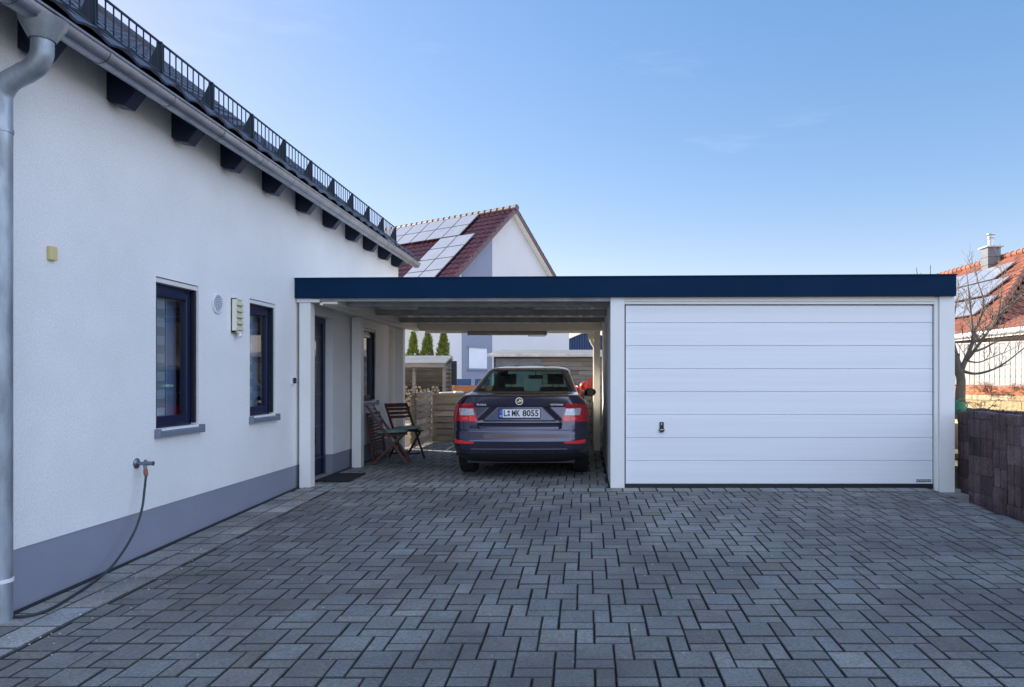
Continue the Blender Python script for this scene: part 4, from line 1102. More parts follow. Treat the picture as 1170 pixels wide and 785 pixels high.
# firewood logs, individual things
rng=random.Random(12); protos=[]
for k in range(6):
    mb=MB(); n=[3,4,7,5,9,6][k]
    rr=[rng.uniform(.030,.048) for _ in range(n)]
    ang=sorted(rng.uniform(0,2*PI) for _ in range(n)); ang=[2*PI*i/n+rng.uniform(-.25,.25) for i in range(n)]
    vs=[(rr[i]*math.cos(ang[i]),-.16,rr[i]*math.sin(ang[i])) for i in range(n)]+[(rr[i]*math.cos(ang[i]),.16,rr[i]*math.sin(ang[i])) for i in range(n)]
    mb.add(vs,[(i,(i+1)%n,(i+1)%n+n,i+n)[::-1] for i in range(n)],0); mb.add(vs,[tuple(range(n)),tuple(range(n,2*n))[::-1]],1)
    o=mb.build('firewood_log',[M['log'],M['log_end']]); protos.append(o)
first=[True]*6
row=0; z=.42+.036; cnt=0
while z<1.12:
    x=-5.35+(row%2)*.04
    while x<-3.38:
        k=rng.randrange(6)
        if z>1.02 and rng.random()<.3: x+=.078; continue
        if first[k]: o=protos[k]; first[k]=False
        else: o=protos[k].copy(); COL.objects.link(o)
        o.location=(x+rng.uniform(-.006,.006),16.36+rng.uniform(-.04,.04),z+rng.uniform(-.008,.008)); o.rotation_euler=(rng.uniform(-.05,.05),rng.uniform(0,6.28),rng.uniform(-.12,.12))
        tag(o,'split firewood log in the dense stack under the firewood shed roof','firewood','firewood logs stacked in the shed'); x+=.078; cnt+=1
    z+=.070; row+=1
# planter, stones, terrace chairs, flat shed, blue hut
pt=thing('raised_planter','orange brown wooden raised planter left of the car roof','planter',(-2.45,16.0,.34))
for k in range(5):
    z=.36+k*.155; tt=rng.uniform(.85,1.15)
    mb=MB(); mb.ct=(tt,tt,tt); mb.box(-2.96,-1.9,15.72,15.745,z,z+.145); mb.box(-2.985,-2.96,15.72,16.4,z,z+.145); mb.box(-1.9,-1.875,15.72,16.4,z,z+.145); mb.box(-2.96,-1.9,16.375,16.4,z,z+.145); mb.build('side_board',M['planter'],pt,bevel=.003)
for x in (-3.0,-1.93):
    mb=MB(); mb.box(x,x+.07,15.69,15.718,.34,1.14); mb.build('corner_post',M['planter'],pt,bevel=.004)
mb=MB(); mb.box(-2.95,-1.91,15.75,16.37,.36,1.07); mb.build('soil',M['soil'],pt)
stl=['flat pale stone slab on the ground beside the pallet fence','tilted pale stone slab leaning on other stones below the firewood shed','pale rough stone next to the raised planter','small pale stone on top of the slabs']
for k,(x,y,z,a,b,c) in enumerate(((-3.25,15.0,.34,.55,.3,.62),(-2.98,15.1,.34,.30,.25,.66),(-2.75,15.05,.34,.2,.2,.68),(-3.45,15.3,.34,.2,.2,.60))):
    mb=MB(); mb.box(x-a/2,x+a/2,y-b/2,y+b/2,z,z+c); o=mb.build('stone_slab',M['stone_light'],bevel=.03,segs=2); recenter(o); o.rotation_euler=(0,R(-5+3*k),R(15*k)); tag(o,stl[k],'stone')
def terrace_chair(x,y,rot,label):
    t=thing('terrace_chair',label,'chair',(x,y,.34),0,'blue terrace chairs')
    mb=MB()
    mb.obox((x,y+.20,.34+.78),(1,0,0),(0,.3,1),(0,1,-.3),.2,.16,.01); mb.build('backrest',M['blue_plastic'],t,bevel=.006)
    mb=MB(); mb.box(x-.21,x+.21,y-.2,y+.2,.34+.44,.34+.46); mb.build('seat',M['blue_plastic'],t,bevel=.004)
    for sx in (-1,1):
        for a in (-1,1):
            mb=MB(); mb.bar((x+sx*.2,y+a*.22,.34),(x+sx*.2,y-a*.16,.34+.62),.02,.02); mb.build('leg',M['blue_plastic'],t)
    t.rotation_euler=(0,0,0)
terrace_chair(-3.28,18.6,0,'blue terrace chair with its back up, behind the planter at the left')
terrace_chair(-2.78,18.6,0,'blue terrace chair partly hidden by the car roof')
fs_=thing('flat_roof_shed','grey weathered board shed with a flat roof and pale roof edge behind the car','shed',(-.6,19.2,.34))
mb=MB(); rng=random.Random(8); z=.36
mb.ct=(.8,.8,.8); mb.box(-2.35,1.6,18.06,18.08,.34,1.86)
while z<1.84:
    x=-2.35
    while x<1.6:
        ln=min(rng.uniform(.8,1.8),1.6-x); tt=math.exp(rng.gauss(0,.22)); mb.ct=(tt,tt*.98,tt*.95)
        mb.obox((x+ln/2,18.045,z+.055),(1,0,0),(0,1,.15),(0,-.15,1),ln/2-.004,.008,.052); x+=ln
    z+=.113
mb.ct=(1,1,1); mb.box(-2.37,-2.352,18.0,20.4,.34,1.86); mb.box(1.6,1.62,18.0,20.4,.34,1.86)
mb.build('wall',M['greywood'],fs_)
mb=MB(); mb.box(-2.32,-1.15,18.0,18.034,.45,1.80); mb.build('door',M['felt'],fs_,bevel=.004)
mb=MB(); mb.box(-2.5,1.8,17.88,20.5,1.875,1.91); mb.build('roof',M['felt'],fs_)
mb=MB(); mb.add([(-2.52,17.84,1.84),(1.82,17.84,1.84),(1.82,17.875,1.84),(-2.52,17.875,1.84),(-2.52,17.84,1.905),(1.82,17.84,1.915),(1.82,17.875,1.925),(-2.52,17.875,1.915)],[(0,3,2,1),(4,5,6,7),(0,1,5,4),(1,2,6,5),(2,3,7,6),(3,0,4,7)])
mb.build('roof_edge',M['stone_light'],fs_)
mb=MB(); mb.add([(-2.5,17.88,1.912),(1.8,17.88,1.912),(1.8,20.5,2.12),(-2.5,20.5,2.12)],[(0,1,2,3)]); mb.build('roof_covering',M['felt'],fs_)
bh=thing('blue_metal_hut','dark blue ribbed metal hut with a gabled front, far behind the shed','hut',(.3,41,.3))
mb=MB(); 
x=-2.6
while x<3.0:
    hgt=lambda q: 3.98-.42*abs(q-.15)
    mb.add([(x,40,.3),(x+.10,40.04,.3),(x+.10,40.04,hgt(x+.1)),(x,40,hgt(x))],[(0,1,2,3)]); mb.add([(x+.10,40.04,.3),(x+.14,40,.3),(x+.14,40,hgt(x+.14)),(x+.10,40.04,hgt(x+.1))],[(0,1,2,3)]); x+=.14
mb.add([(-2.6,40.05,.3),(-2.6,44,.3),(-2.6,44,hgt(-2.6)),(-2.6,40.05,hgt(-2.6))],[(0,1,2,3)])
mb.build('wall',M['shed_blue'],bh)
mb=MB(); mb.add([(-2.8,39.9,hgt(-2.8)+.03),(.15,39.9,4.01),(.15,44.2,4.01),(-2.8,44.2,hgt(-2.8)+.03),(3.1,39.9,hgt(3.1)+.03),(3.1,44.2,hgt(3.1)+.03)],[(0,1,2,3),(1,4,5,2)]); mb.build('roof',M['shed_blue'],bh)
mb=MB(); mb.sphere((-.045,13.47,1.14),.088,20,14); o=mb.build('red_ball',M['red_plastic'],smooth=True,angle=80); recenter(o); tag(o,'red ball resting on the grey block wall beside the car','ball')
tf=thing('toy_frame','red plastic toy frame with a slanted rail on the block wall behind the wing mirror','toy',(.10,13.47,1.05))
mb=MB(); mb.bar((.04,13.45,1.05),(.04,13.45,1.27),.03,.03); mb.bar((.19,13.45,1.05),(.19,13.45,1.34),.03,.03); mb.bar((.03,13.45,1.26),(.22,13.45,1.34),.03,.035); mb.build('frame',M['red_plastic'],tf,bevel=.006)
mb=MB(); mb.box(.06,.175,13.46,13.475,1.06,1.25); mb.build('panel',M['red_plastic'],tf,bevel=.004)

# ------------------------------------------------------------------ neighbour house with solar roof
AX,AY=-2.98,30.0
gv=(.563,.826); rv=(-.826,.563)
def NP_(t,r,z): return (AX+gv[0]*t+rv[0]*r, AY+gv[1]*t+rv[1]*r, z)
TP=.917; ZA=8.53; HW=4.26; LR=12.0
N1=thing('solar_house','white gabled neighbour house with wine red tiles, grey wall stripe and solar panels','house',NP_(0,6,.2))
mb=MB()
zl=lambda t: ZA-.17-TP*abs(t)
r0=.30
mb.add([NP_(-HW,r0,0),NP_(HW,r0,0),NP_(HW,r0,zl(HW)),NP_(0,r0,zl(0)),NP_(-HW,r0,zl(HW))],[(0,1,2,3,4)])
for t in (-HW,HW): mb.add([NP_(t,r0,0),NP_(t,LR,0),NP_(t,LR,zl(t)),NP_(t,r0,zl(t))],[(0,1,2,3)])
mb.add([NP_(-HW,LR,0),NP_(HW,LR,0),NP_(HW,LR,zl(HW)),NP_(0,LR,zl(0)),NP_(-HW,LR,zl(HW))],[(0,1,2,3,4)])
mb.build('wall',M['neigh_white'],N1)
ta,tb=-.099*30,-.0409*30
mb=MB()
vs=[NP_(ta,r0-.03,0),NP_(tb,r0-.03,0),NP_(tb,r0-.03,zl(tb)-.01),NP_(ta,r0-.03,zl(ta)-.01),NP_(ta,r0-.002,0),NP_(tb,r0-.002,0),NP_(tb,r0-.002,zl(tb)-.01),NP_(ta,r0-.002,zl(ta)-.01)]
mb.add(vs,[(0,1,2,3),(4,7,6,5),(0,4,5,1),(1,5,6,2),(2,6,7,3),(3,7,4,0)]); mb.build('grey_wall_stripe',M['neigh_grey'],N1)
# shutter window at px 540..562, y 397..421
def n_tau(px): 
    k=(px-670)/805; t=(k*AY-AX)/(gv[0]-k*gv[1]); return t
wa,wb=n_tau(541),n_tau(561.5); Yw=AY+gv[1]*(wa+wb)/2
zt=1.297+(432-397.5)*Yw/805; zb3=1.297+(432-421)*Yw/805
mb=MB()
for k in range(12):
    z=zb3+(zt-zb3)*k/12; h=(zt-zb3)/12
    mb.add([NP_(wa,r0-.05,z),NP_(wb,r0-.05,z),NP_(wb,r0-.062,z+h*.9),NP_(wa,r0-.062,z+h*.9),NP_(wb,r0-.05,z+h),NP_(wa,r0-.05,z+h)],[(0,1,2,3),(3,2,4,5)])
sh=mb.build('roller_shutter',M['shutter'],N1)
mb=MB()
for (a,b,c,d) in ((wa-.08,wb+.08,zt,zt+.06),(wa-.08,wb+.08,zb3-.07,zb3)): 
    mb.add([NP_(a,r0-.09,c),NP_(b,r0-.09,c),NP_(b,r0-.09,d),NP_(a,r0-.09,d),NP_(a,r0-.031,c),NP_(b,r0-.031,c),NP_(b,r0-.031,d),NP_(a,r0-.031,d)],[(0,1,2,3),(0,4,5,1),(3,2,6,7),(1,5,6,2),(0,3,7,4)])
mb.build('window_frame',M['neigh_grey'],sh)
# roof slopes with tiles
cs2=math.hypot(1,TP)
rfm=MB()
SL=4.9*cs2
for sg_,sd in ((-1,31),(1,32)):
    dn=(sg_*gv[0]/cs2,sg_*gv[1]/cs2,-TP/cs2); nm=Vector((sg_*gv[0]*TP,sg_*gv[1]*TP,1)).normalized()
    roof_tiles(rfm,NP_(0,-.02,ZA),(rv[0],rv[1],0),dn,nm,LR+.3,SL,period=.30,row=.36,amp=.03,lip=.035,seed=sd)
nroof=rfm.build('roof',M['tile_red'],N1)
mb=MB(); r=-.04; k=0
while r<LR+.2:
    rr_=.115 if True else .1
    mb.tube([NP_(0,r,ZA+.03),NP_(0,r+.40,ZA+.015)],[.135,.105],10); r+=.36
mb.build('ridge_tile',M['ridge_grey'],nroof,smooth=True,angle=50)
mb=MB()
for sg_ in (-1,1):
    a0=NP_(0,.02,ZA-.05); a1=NP_(sg_*4.9,.02,ZA-.05-TP*4.9)
    mb.bar(a0,a1,.05,.17,up=(0,0,1))
mb.build('verge_tile',M['tile_red'],nroof)
mb=MB()
for sg_ in (-1,1):
    a0=NP_(sg_*.05,.16,ZA-.20); a1=NP_(sg_*4.8,.16,ZA-.20-TP*4.75)
    mb.bar(a0,a1,.26,.04,up=(0,0,1))
mb.build('verge_board',M['cream_paint'],nroof)
# solar panels: r (from gable), q (down the slope)
dnv=Vector((-gv[0]/cs2,-gv[1]/cs2,-TP/cs2)); nmv=Vector((-gv[0]*TP,-gv[1]*TP,1)).normalized(); rvv=Vector((rv[0],rv[1],0)); base=Vector(NP_(0,0,ZA))
def solar(mbp,mbf,base,along,down,nrm,r0_,q0_,w_,h_):
    c=base+along*(r0_+w_/2)+down*(q0_+h_/2)+nrm*.11
    mbp.obox(c+nrm*.004,along,down,nrm,w_/2-.022,h_/2-.022,.018); mbf.obox(c,along,down,nrm,w_/2-.006,h_/2-.006,.018)
pan=[]
for k in range(9):
    for q in (.16,1.02): pan.append((1.95+k*1.03,q,1.0,.84))
for k in range(2):
    for q in (1.92,2.78,3.64,4.50,5.36): pan.append((.97+k*1.03,q,1.0,.84))
for k in range(3):
    for q in (4.50,5.36): pan.append((4.9+k*1.03,q,1.0,.84))
for (r_,q_,w_,h_) in pan:
    a=MB();f=MB(); solar(a,f,base,rvv,dnv,nmv,r_,q_,w_,h_)
    fo=f.build('solar_panel',M['panel_frame'],N1); a.build('panel_cells',M['panel_light'],fo)
mb=MB(); mb.tube([NP_(-4.95,-.05,ZA-TP*4.95-.02),NP_(-4.95,LR,ZA-TP*4.95-.02)],.07,10); mb.build('gutter',M['zinc'],N1,smooth=True)

# ------------------------------------------------------------------ right side neighbour house
N2=thing('orange_roof_house','house with an orange tiled hip roof, solar panels and grey chimney at the right edge','house',(15.5,26,.2))
XE2,ZE2,XR2=11.5,2.62,15.5; sl2=(5.74-2.62)/4.0
cs3=math.hypot(1,sl2)
rm2=MB(); Yf=34.0; YC=20.2
# west slope, clipped on the hip line: built tile row by tile row
rng=random.Random(77)
row=.34; nrm=Vector((-sl2,0,1)).normalized(); dnw=Vector((-1,0,-sl2)).normalized()
nrow=int(4.0*cs3/row)+1
for k in range(nrow):
    q0=k*row; q1=min(q0+row,4.0*cs3)
    X0=XR2-q0/cs3; hipY=YC+(X0-XE2)
    Ln=Yf-hipY
    roof_tiles(rm2,(X0,hipY,ZE2+(X0-XE2)*sl2),(0,1,0),dnw,nrm,Ln,q1-q0,period=.24,row=row,amp=.024,step=.04,lip=.03,seed=100+k)
# hip face towards the camera
dns=Vector((0,-1,-sl2)).normalized(); nrs=Vector((0,-sl2,1)).normalized()
for k in range(nrow):
    q0=k*row; q1=min(q0+row,4.0*cs3)
    yy=YC+4.0-q0/cs3; xh=XE2+(yy-YC)
    roof_tiles(rm2,(xh,yy,ZE2+(yy-YC)*sl2),(1,0,0),dns,nrs,(XR2-xh)*2+.05,q1-q0,period=.24,row=row,amp=.024,step=.04,lip=.03,seed=150+k)
r2=rm2.build('roof',M['tile_orange'],N2)
mb=MB()
def caps(p0,p1,mb):
    p0=Vector(p0);p1=Vector(p1);L=(p1-p0).length;d=(p1-p0).normalized();s=0
    while s<L: mb.tube([p0+d*s,p0+d*(s+.38)],[.13,.10],8); s+=.34
caps((XE2,YC,ZE2+.05),(XR2,YC+4,5.79),mb); caps((XR2,YC+4,5.79),(XR2,Yf,5.79),mb)
mb.build('ridge_tile',M['tile_orange'],r2,smooth=True,angle=50)
# east slope plain
mb=MB(); mb.add([(XR2,YC+4,5.72),(XR2,Yf,5.72),(19.5,Yf,2.6),(19.5,YC,2.6)],[(0,3,2,1)]); mb.build('roof_slope',M['tile_orange'],r2)
mb=MB(); mb.box(XE2+.45,19.1,YC+.5,Yf-.3,.2,2.85); mb.build('wall',M['dark_brick'],N2)
# porch roof with lower pitch nearer the camera
pm=MB(); roof_tiles(pm,(12.75,16.8,3.12),(0,1,0),(-1,0,-.40),(-.40,0,1),5.0,1.40,period=.24,row=.34,amp=.024,step=.04,lip=.03,seed=60)
pr_=pm.build('porch_roof',M['tile_orange'],N2)
mb=MB(); mb.add([(12.75,16.8,3.12),(12.75,21.8,3.12),(14.5,21.8,2.6),(14.5,16.8,2.6)],[(0,3,2,1)]); mb.build('porch_slope',M['tile_orange'],pr_)
mb=MB(); mb.box(11.75,14.3,17.0,20.7,.2,2.60); mb.build('porch_wall',M['dark_brick'],N2)
mb=MB(); mb.tube([(11.40,16.7,2.58),(11.40,22,2.58)],.07,10); mb.tube([(11.44,22,2.60),(11.44,Yf,2.60)],.07,10); mb.build('gutter',M['vent'],N2,smooth=True)
mb=MB(); mb.box(11.47,11.52,16.75,22,2.45,2.62); mb.build('fascia_board',M['cream_paint'],N2)
basep=Vector((XR2,YC,5.74))
for (Xt,Yn,cnt) in ((14.85,24.2,9),(13.98,23.1,9),(13.05,22.15,9)):
    for k in range(cnt):
        a=MB();f=MB(); b0=Vector((Xt,Yn,ZE2+(Xt-XE2)*sl2)); solar(a,f,b0,Vector((0,1,0)),dnw,nrm,k*1.03,0,1.0,1.02)
        fo=f.build('solar_panel',M['panel_frame'],N2); a.build('panel_cells',M['panel_light'],fo)
mb=MB(); cxx,cyy=15.15,26.4
mb.box(cxx-.24,cxx+.24,cyy-.24,cyy+.24,4.6,6.16); ch=mb.build('chimney',M['chimney'],N2,bevel=.01)
for z in (5.2,5.5,5.8):
    mb=MB(); mb.box(cxx-.245,cxx+.245,cyy-.245,cyy+.245,z,z+.012); mb.build('cladding_seam',M['guard'],ch)
mb=MB(); mb.box(cxx-.31,cxx+.31,cyy-.31,cyy+.31,6.162,6.21); mb.build('cap_plate',M['stone_light'],ch,bevel=.005)
mb=MB(); mb.cyl((cxx,cyy,6.21),(cxx,cyy,6.52),.11,16); mb.cyl((cxx,cyy,6.56),(cxx,cyy,6.60),.13,16); mb.cyl((cxx,cyy,6.5),(cxx,cyy,6.53),.15,16); mb.cyl((cxx,cyy,6.66),(cxx,cyy,6.70),.16,16); mb.cyl((cxx,cyy,6.52),(cxx,cyy,6.7),.07,12); mb.build('flue',M['alloy'],ch,smooth=True)

# sandstone wall with white board fence
d=Vector((.577,-.816,0)); P0=Vector((8.28,15.5,0))-d*2.2
nf=Vector((-.816,-.577,0))
def wq(mb,t0,t1,z0,z1,off0,off1):
    vs=[]
    for z in (z0,z1):
        for (t,o_) in ((t0,off0),(t1,off0),(t1,off1),(t0,off1)):
            p=P0+d*t+nf*o_; vs.append((p.x,p.y,z))
    mb.add(vs,[(0,1,2,3),(7,6,5,4),(0,4,5,1),(1,5,6,2),(2,6,7,3),(3,7,4,0)])
sw=thing('sandstone_wall','low yellow sandstone block wall with a red brick top course at the right','wall',P0+d*3)
def local_mesh(mb,name,mt,parent,bevel=0):
    """mesh whose local x runs along the wall so brick textures follow it"""
    o=mb.build(name,mt,parent,bevel=bevel); return o
ang=math.atan2(d.y,d.x)
mb=MB(); mb.box(-3,3.8,0,.25,-.2,.94)
def placed(mb,name,mt,parent,bevel=0):
    off=world_loc(parent)
    o=mb.build(name,mt,None,bevel=bevel); c=P0+d*3; o.location=(c.x-off.x,c.y-off.y,-off.z); o.rotation_euler=(0,0,ang); o.parent=parent; return o
placed(mb,'block_courses',M['sandstone'],sw,.01)
mb=MB(); mb.box(-3,3.8,-.008,.26,.942,1.12); placed(mb,'top_course',M['redbrick'],sw,.008)
wf=thing('white_board_fence','white vertical board fence standing on the sandstone wall','fence',P0+d*3+Vector((0,0,1.12)))
mb=MB(); rng=random.Random(5); x=-3
while x<3.8:
    tt=rng.uniform(.88,1.08); mb.ct=(tt,tt,tt*rng.uniform(.96,1)); mb.box(x,x+.088,.09+rng.uniform(-.003,.003),.112,1.15,2.03+rng.uniform(-.004,.004)); x+=.105
placed(mb,'board_panel',M['fence_white'],wf,.003)
mb=MB(); mb.box(-3,3.8,.115,.15,1.3,1.37); mb.box(-3,3.8,.115,.15,1.8,1.87); mb.box(-3,3.8,.08,.13,2.035,2.07); placed(mb,'rail',M['fence_white'],wf,.003)

# palisade wall
pw=thing('palisade_wall','dark purple brown wall of rough upright concrete blocks on the right','wall',(4.55,6,-.3))
mb=MB(); rng=random.Random(21)
y=8.50; ncol=0
while y>1.6:
    zz=-.42; ztop=.905+rng.uniform(-.012,.012)+(8.5-y)*.015
    hs=[]; z=zz+rng.uniform(0,.12); colt=math.exp(rng.gauss(0,.16))
    first_=True
    zc=zz
    while zc<ztop-.02:
        h=.21 if not first_ else rng.uniform(.1,.21); first_=False
        z1=min(zc+h,ztop)
        if ztop-z1<.05: z1=ztop
        tt=colt*math.exp(rng.gauss(0,.20)); cc=(tt*rng.uniform(.95,1.08),tt,tt*rng.uniform(.93,1.06)); mb.ct=cc
        xo=rng.uniform(-.008,.008)
        # split face with two grooves
        W_=.244; m_=16; ky=[k/m_ for k in range(m_+1)]
        nz=4
        base=len(mb.v)
        for jj in range(nz+1):
            for k in ky:
                g_=-.022*math.exp(-((k-.5)/.06)**2)-.010*math.exp(-((k-.25)/.05)**2)-.010*math.exp(-((k-.75)/.05)**2)
                edge=-.024*(math.exp(-(k/.05)**2)+math.exp(-((1-k)/.05)**2))
                ez=-.004*(math.exp(-(jj/nz/.1)**2)+math.exp(-((1-jj/nz)/.1)**2))
                mb.v.append((4.462-(g_*-1*-1)-edge-ez+xo+rng.uniform(-.003,.003),y-.003-W_*k,zc+.002+(z1-zc-.004)*jj/nz))
        n=m_+1
        for jj in range(nz):
            for k in range(m_):
                a=base+jj*n+k; mb.f.append([a,a+1,a+n+1,a+n]); mb.m.append(0); mb.t.append(cc)
        mb.box(4.50,4.66,y-.247,y-.003,zc+.001,z1-.002)
        zc=z1
    y-=.25; ncol+=1
mb.build('block_columns',M['palisade'],pw)
mb=MB()
mb.box(4.485,4.52,1.6,8.5,-.4,.86); mb.build('joint_fill',M['soil'],pw)
# dark ground cover on top edge
gc=MB(); rng=random.Random(31)
for k in range(9000):
    y=rng.uniform(1.6,8.9); x=rng.gauss(4.72,.10)
    if y>8.5: x=rng.uniform(4.5,5.2)
    z=.86+(8.5-y)*.012+rng.random()**2*.05
    a=rng.uniform(0,6.28); ln=rng.uniform(.012,.03); c=Vector((x,y,z)); dd=Vector((math.cos(a),math.sin(a),rng.uniform(.2,1.4))).normalized(); s_=dd.cross(Vector((rng.uniform(-1,1),rng.uniform(-1,1),.3))).normalized()
    tt=math.exp(rng.gauss(0,.5)); gc.ct=(tt,tt*rng.uniform(.8,1.3),tt)
    gc.add([c-s_*.006,c+s_*.006,c+dd*ln],[(0,1,2)])
o=gc.build('ground_cover',M['heather']); tag(o,'low dark reddish ground cover along the top of the palisade wall','ground cover',None,'stuff')

# bare fruit tree
T=thing('bare_fruit_tree','leafless fruit tree with spreading twigs behind the garage corner','tree',(5.36,10.1,.75))
rng=random.Random(17)
def px3(px,py,Y): return Vector(((px-670)*Y/805,Y,1.297-(py-432)*Y/805))
limbs=MB(); twigs=MB()
def twig(mb,p,dirv,L,r,depth):
    pts=[p.copy()];rs=[r]; n=5; d_=dirv.copy()
    for k in range(n):
        d_=(d_+Vector((rng.gauss(0,.10),rng.gauss(0,.10),rng.gauss(.05,.10)))).normalized(); p=p+d_*(L/n); pts.append(p.copy()); rs.append(r*(1-.8*(k+1)/n)+.0012)
        if depth>0 and k<n-0 and rng.random()<.75:
            side=Vector((rng.gauss(0,1),rng.gauss(0,.8),rng.gauss(.7,.6))).normalized()
            twig(mb,p,(d_*.55+side*.8).normalized(),L*rng.uniform(.35,.65),rs[-1]*.75,depth-1)
    mb.tube(pts,rs,5 if r<.01 else 7)
Yt=10.1
def limb(cs,r0_,r1_,nt,tl,depth=2):
    pts=[px3(*c) for c in cs]; pts=catmull(pts,4); n=len(pts)
    rs=[r0_+(r1_-r0_)*i/(n-1) for i in range(n)]
    rs=[q*(1+rng.uniform(-.08,.08)) for q in rs]
    limbs.tube(pts,rs,10)
    for k in range(nt):
        i=rng.randrange(n//3,n); dv=(pts[min(i+1,n-1)]-pts[max(i-1,0)]).normalized()
        side=Vector((rng.gauss(0,.8),rng.gauss(0,.8),rng.uniform(.2,1.4))).normalized()
        twig(twigs,pts[i],(dv*.5+side).normalized(),tl*rng.uniform(.6,1.3),max(.004,rs[i]*.45),depth)
tr=MB()
trp=catmull([px3(1098,474,Yt),px3(1097,455,Yt),px3(1098,435,Yt),px3(1095,422,Yt)],4)
tr.tube(trp,[.075-.022*i/(len(trp)-1)*(1+.1*math.sin(i*2)) for i in range(len(trp))],12)
tr.tube([px3(1095,428,Yt),px3(1093,414,Yt-.05),px3(1094,404,Yt-.08)],[.05,.04,.028],10)
tr.build('trunk',M['bark'],T,smooth=True,angle=70)
limb([(1096,428,Yt),(1103,412,Yt),(1110,395,Yt+.1),(1116,372,Yt+.2),(1126,352,Yt+.3)],.042,.010,7,.32)
limb([(1103,412,Yt),(1112,402,Yt-.1),(1128,380,Yt-.2),(1142,360,Yt-.2),(1160,340,Yt-.3)],.030,.007,8,.32)
limb([(1100,424,Yt),(1115,427,Yt-.1),(1135,422,Yt-.2),(1152,412,Yt-.3),(1172,396,Yt-.4)],.022,.006,5,.30,1)
limb([(1112,402,Yt),(1124,398,Yt+.1),(1140,390,Yt+.2),(1160,386,Yt+.3),(1178,378,Yt+.3)],.018,.005,6,.35,1)
limb([(1098,420,Yt),(1092,400,Yt+.2),(1088,380,Yt+.3),(1092,350,Yt+.4),(1096,335,Yt+.4)],.026,.006,5,.28)
limb([(1112,390,Yt),(1110,365,Yt),(1108,345,Yt+.1),(1106,325,Yt+.1),(1104,308,Yt+.1)],.020,.003,5,.35,1)
limb([(1118,370,Yt),(1124,345,Yt-.1),(1118,325,Yt-.1),(1116,312,Yt-.1)],.014,.003,5,.3,1)
limb([(1128,378,Yt-.2),(1140,360,Yt-.2),(1144,335,Yt-.3),(1146,318,Yt-.3)],.013,.003,4,.3,1)
limb([(1150,352,Yt-.25),(1162,345,Yt-.3),(1166,330,Yt-.3),(1168,318,Yt-.3)],.011,.003,4,.3,1)
limb([(1104,412,Yt),(1118,414,Yt+.2),(1134,408,Yt+.4),(1150,402,Yt+.5)],.014,.004,4,.25,1)
for k in range(9):
    a=px3(rng.uniform(1095,1160),rng.uniform(365,410),Yt+rng.uniform(-.3,.4)); twig(twigs,a,Vector((rng.gauss(0,.5),rng.gauss(0,.3),.8)).normalized(),rng.uniform(.25,.5),.005,1)
limbs.build('limbs',M['bark'],T,smooth=True,angle=70)
twigs.build('twigs',M['twig'],T)
# second bare shrub whose tips show over the garage roof
T2=thing('bare_shrub','bare shrub behind the garage with two thin tips showing above the roof','shrub',(5.9,12.0+3,.5))
mb=MB()
for (px,top) in ((1047,306),(1063,303),(1052,312),(1070,313)):
    b_=px3(1075,430,15); tpp=px3(px,top,15); mid=(b_+tpp)/2+Vector((.15,0,0)); mid2=(mid+tpp)/2+Vector((-.1,0,0)); mb.tube(catmull([Vector((b_.x,b_.y,.4)),b_,mid,mid2,tpp],5),[.03*(1-i/21)+.006 for i in range(21)],6)
mb.build('stems',M['twig'],T2)
# green pot
gp_=thing('green_watering_can','green plastic watering can on the bed beside the tree trunk','watering can',(5.1,9.6,.72))
c=px3(1096,462,9.6)
mb=MB(); mb.tube([(c.x,c.y,.80),(c.x,c.y,.97)],[.085,.075],18); mb.build('can',M['green_plastic'],gp_,smooth=True)
mb=MB(); mb.tube([(c.x-.07,c.y,.84),(c.x-.15,c.y+.02,.93),(c.x-.2,c.y+.03,1.0)],[.02,.014,.012],8); mb.build('spout',M['green_plastic'],gp_,smooth=True)
mb=MB(); mb.tube(catmull([(c.x+.075,c.y,.86),(c.x+.11,c.y,.93),(c.x+.04,c.y,1.01),(c.x-.05,c.y,.97)],4),.008,8); mb.build('handle',M['green_plastic'],gp_,smooth=True)
# dry plants
def dry_plant(name,label,c,h,w,n,mt,seed,flat):
    rng=random.Random(seed); t=thing(name,label,'plant',c)
    st=MB(); lf=MB()
    for k in range(n):
        a=rng.uniform(0,6.28); r=w*rng.uniform(.2,1); top=Vector(c)+Vector((r*math.cos(a),r*math.sin(a),h*rng.uniform(.6,1)))
        st.tube(catmull([Vector(c)+Vector((r*.2*math.cos(a),r*.2*math.sin(a),0)),Vector(c)+Vector((r*.5*math.cos(a),r*.5*math.sin(a),h*.45)),top],3),.0035,5)
        for q in range(26):
            o_=Vector((rng.gauss(0,.035),rng.gauss(0,.035),rng.gauss(0,.008 if flat else .035))); s_=Vector((rng.uniform(-1,1),rng.uniform(-1,1),rng.uniform(-1,1))).normalized(); u_=s_.cross(Vector((0,0,1)))*.012
            tt=math.exp(rng.gauss(0,.4)); lf.ct=(tt,tt,tt); lf.add([top+o_-u_,top+o_+u_,top+o_+s_*.022],[(0,1,2)])
    st.build('stem',M['twig'],t); lf.build('seed_heads' if flat else 'leaves',mt,t)
dry_plant('dry_perennial','dry brown stalks with flat seed heads in front of the sandstone wall',tuple(px3(1122,475,10.6)),.24,.22,9,M['twig'],3,True)
q=px3(1125,448,15.0); dry_plant('rusty_shrub','rust coloured dead shrub hanging over the red brick course of the sandstone wall',(q.x+.0,q.y+.08,1.0),.16,.25,26,M['dry_leaf'],6,False)
q=px3(1162,446,14.45); dry_plant('rusty_shrub','smaller rust coloured tuft on the sandstone wall near the right edge of the photo',(q.x,q.y+.06,1.02),.13,.2,14,M['dry_leaf'],8,False)
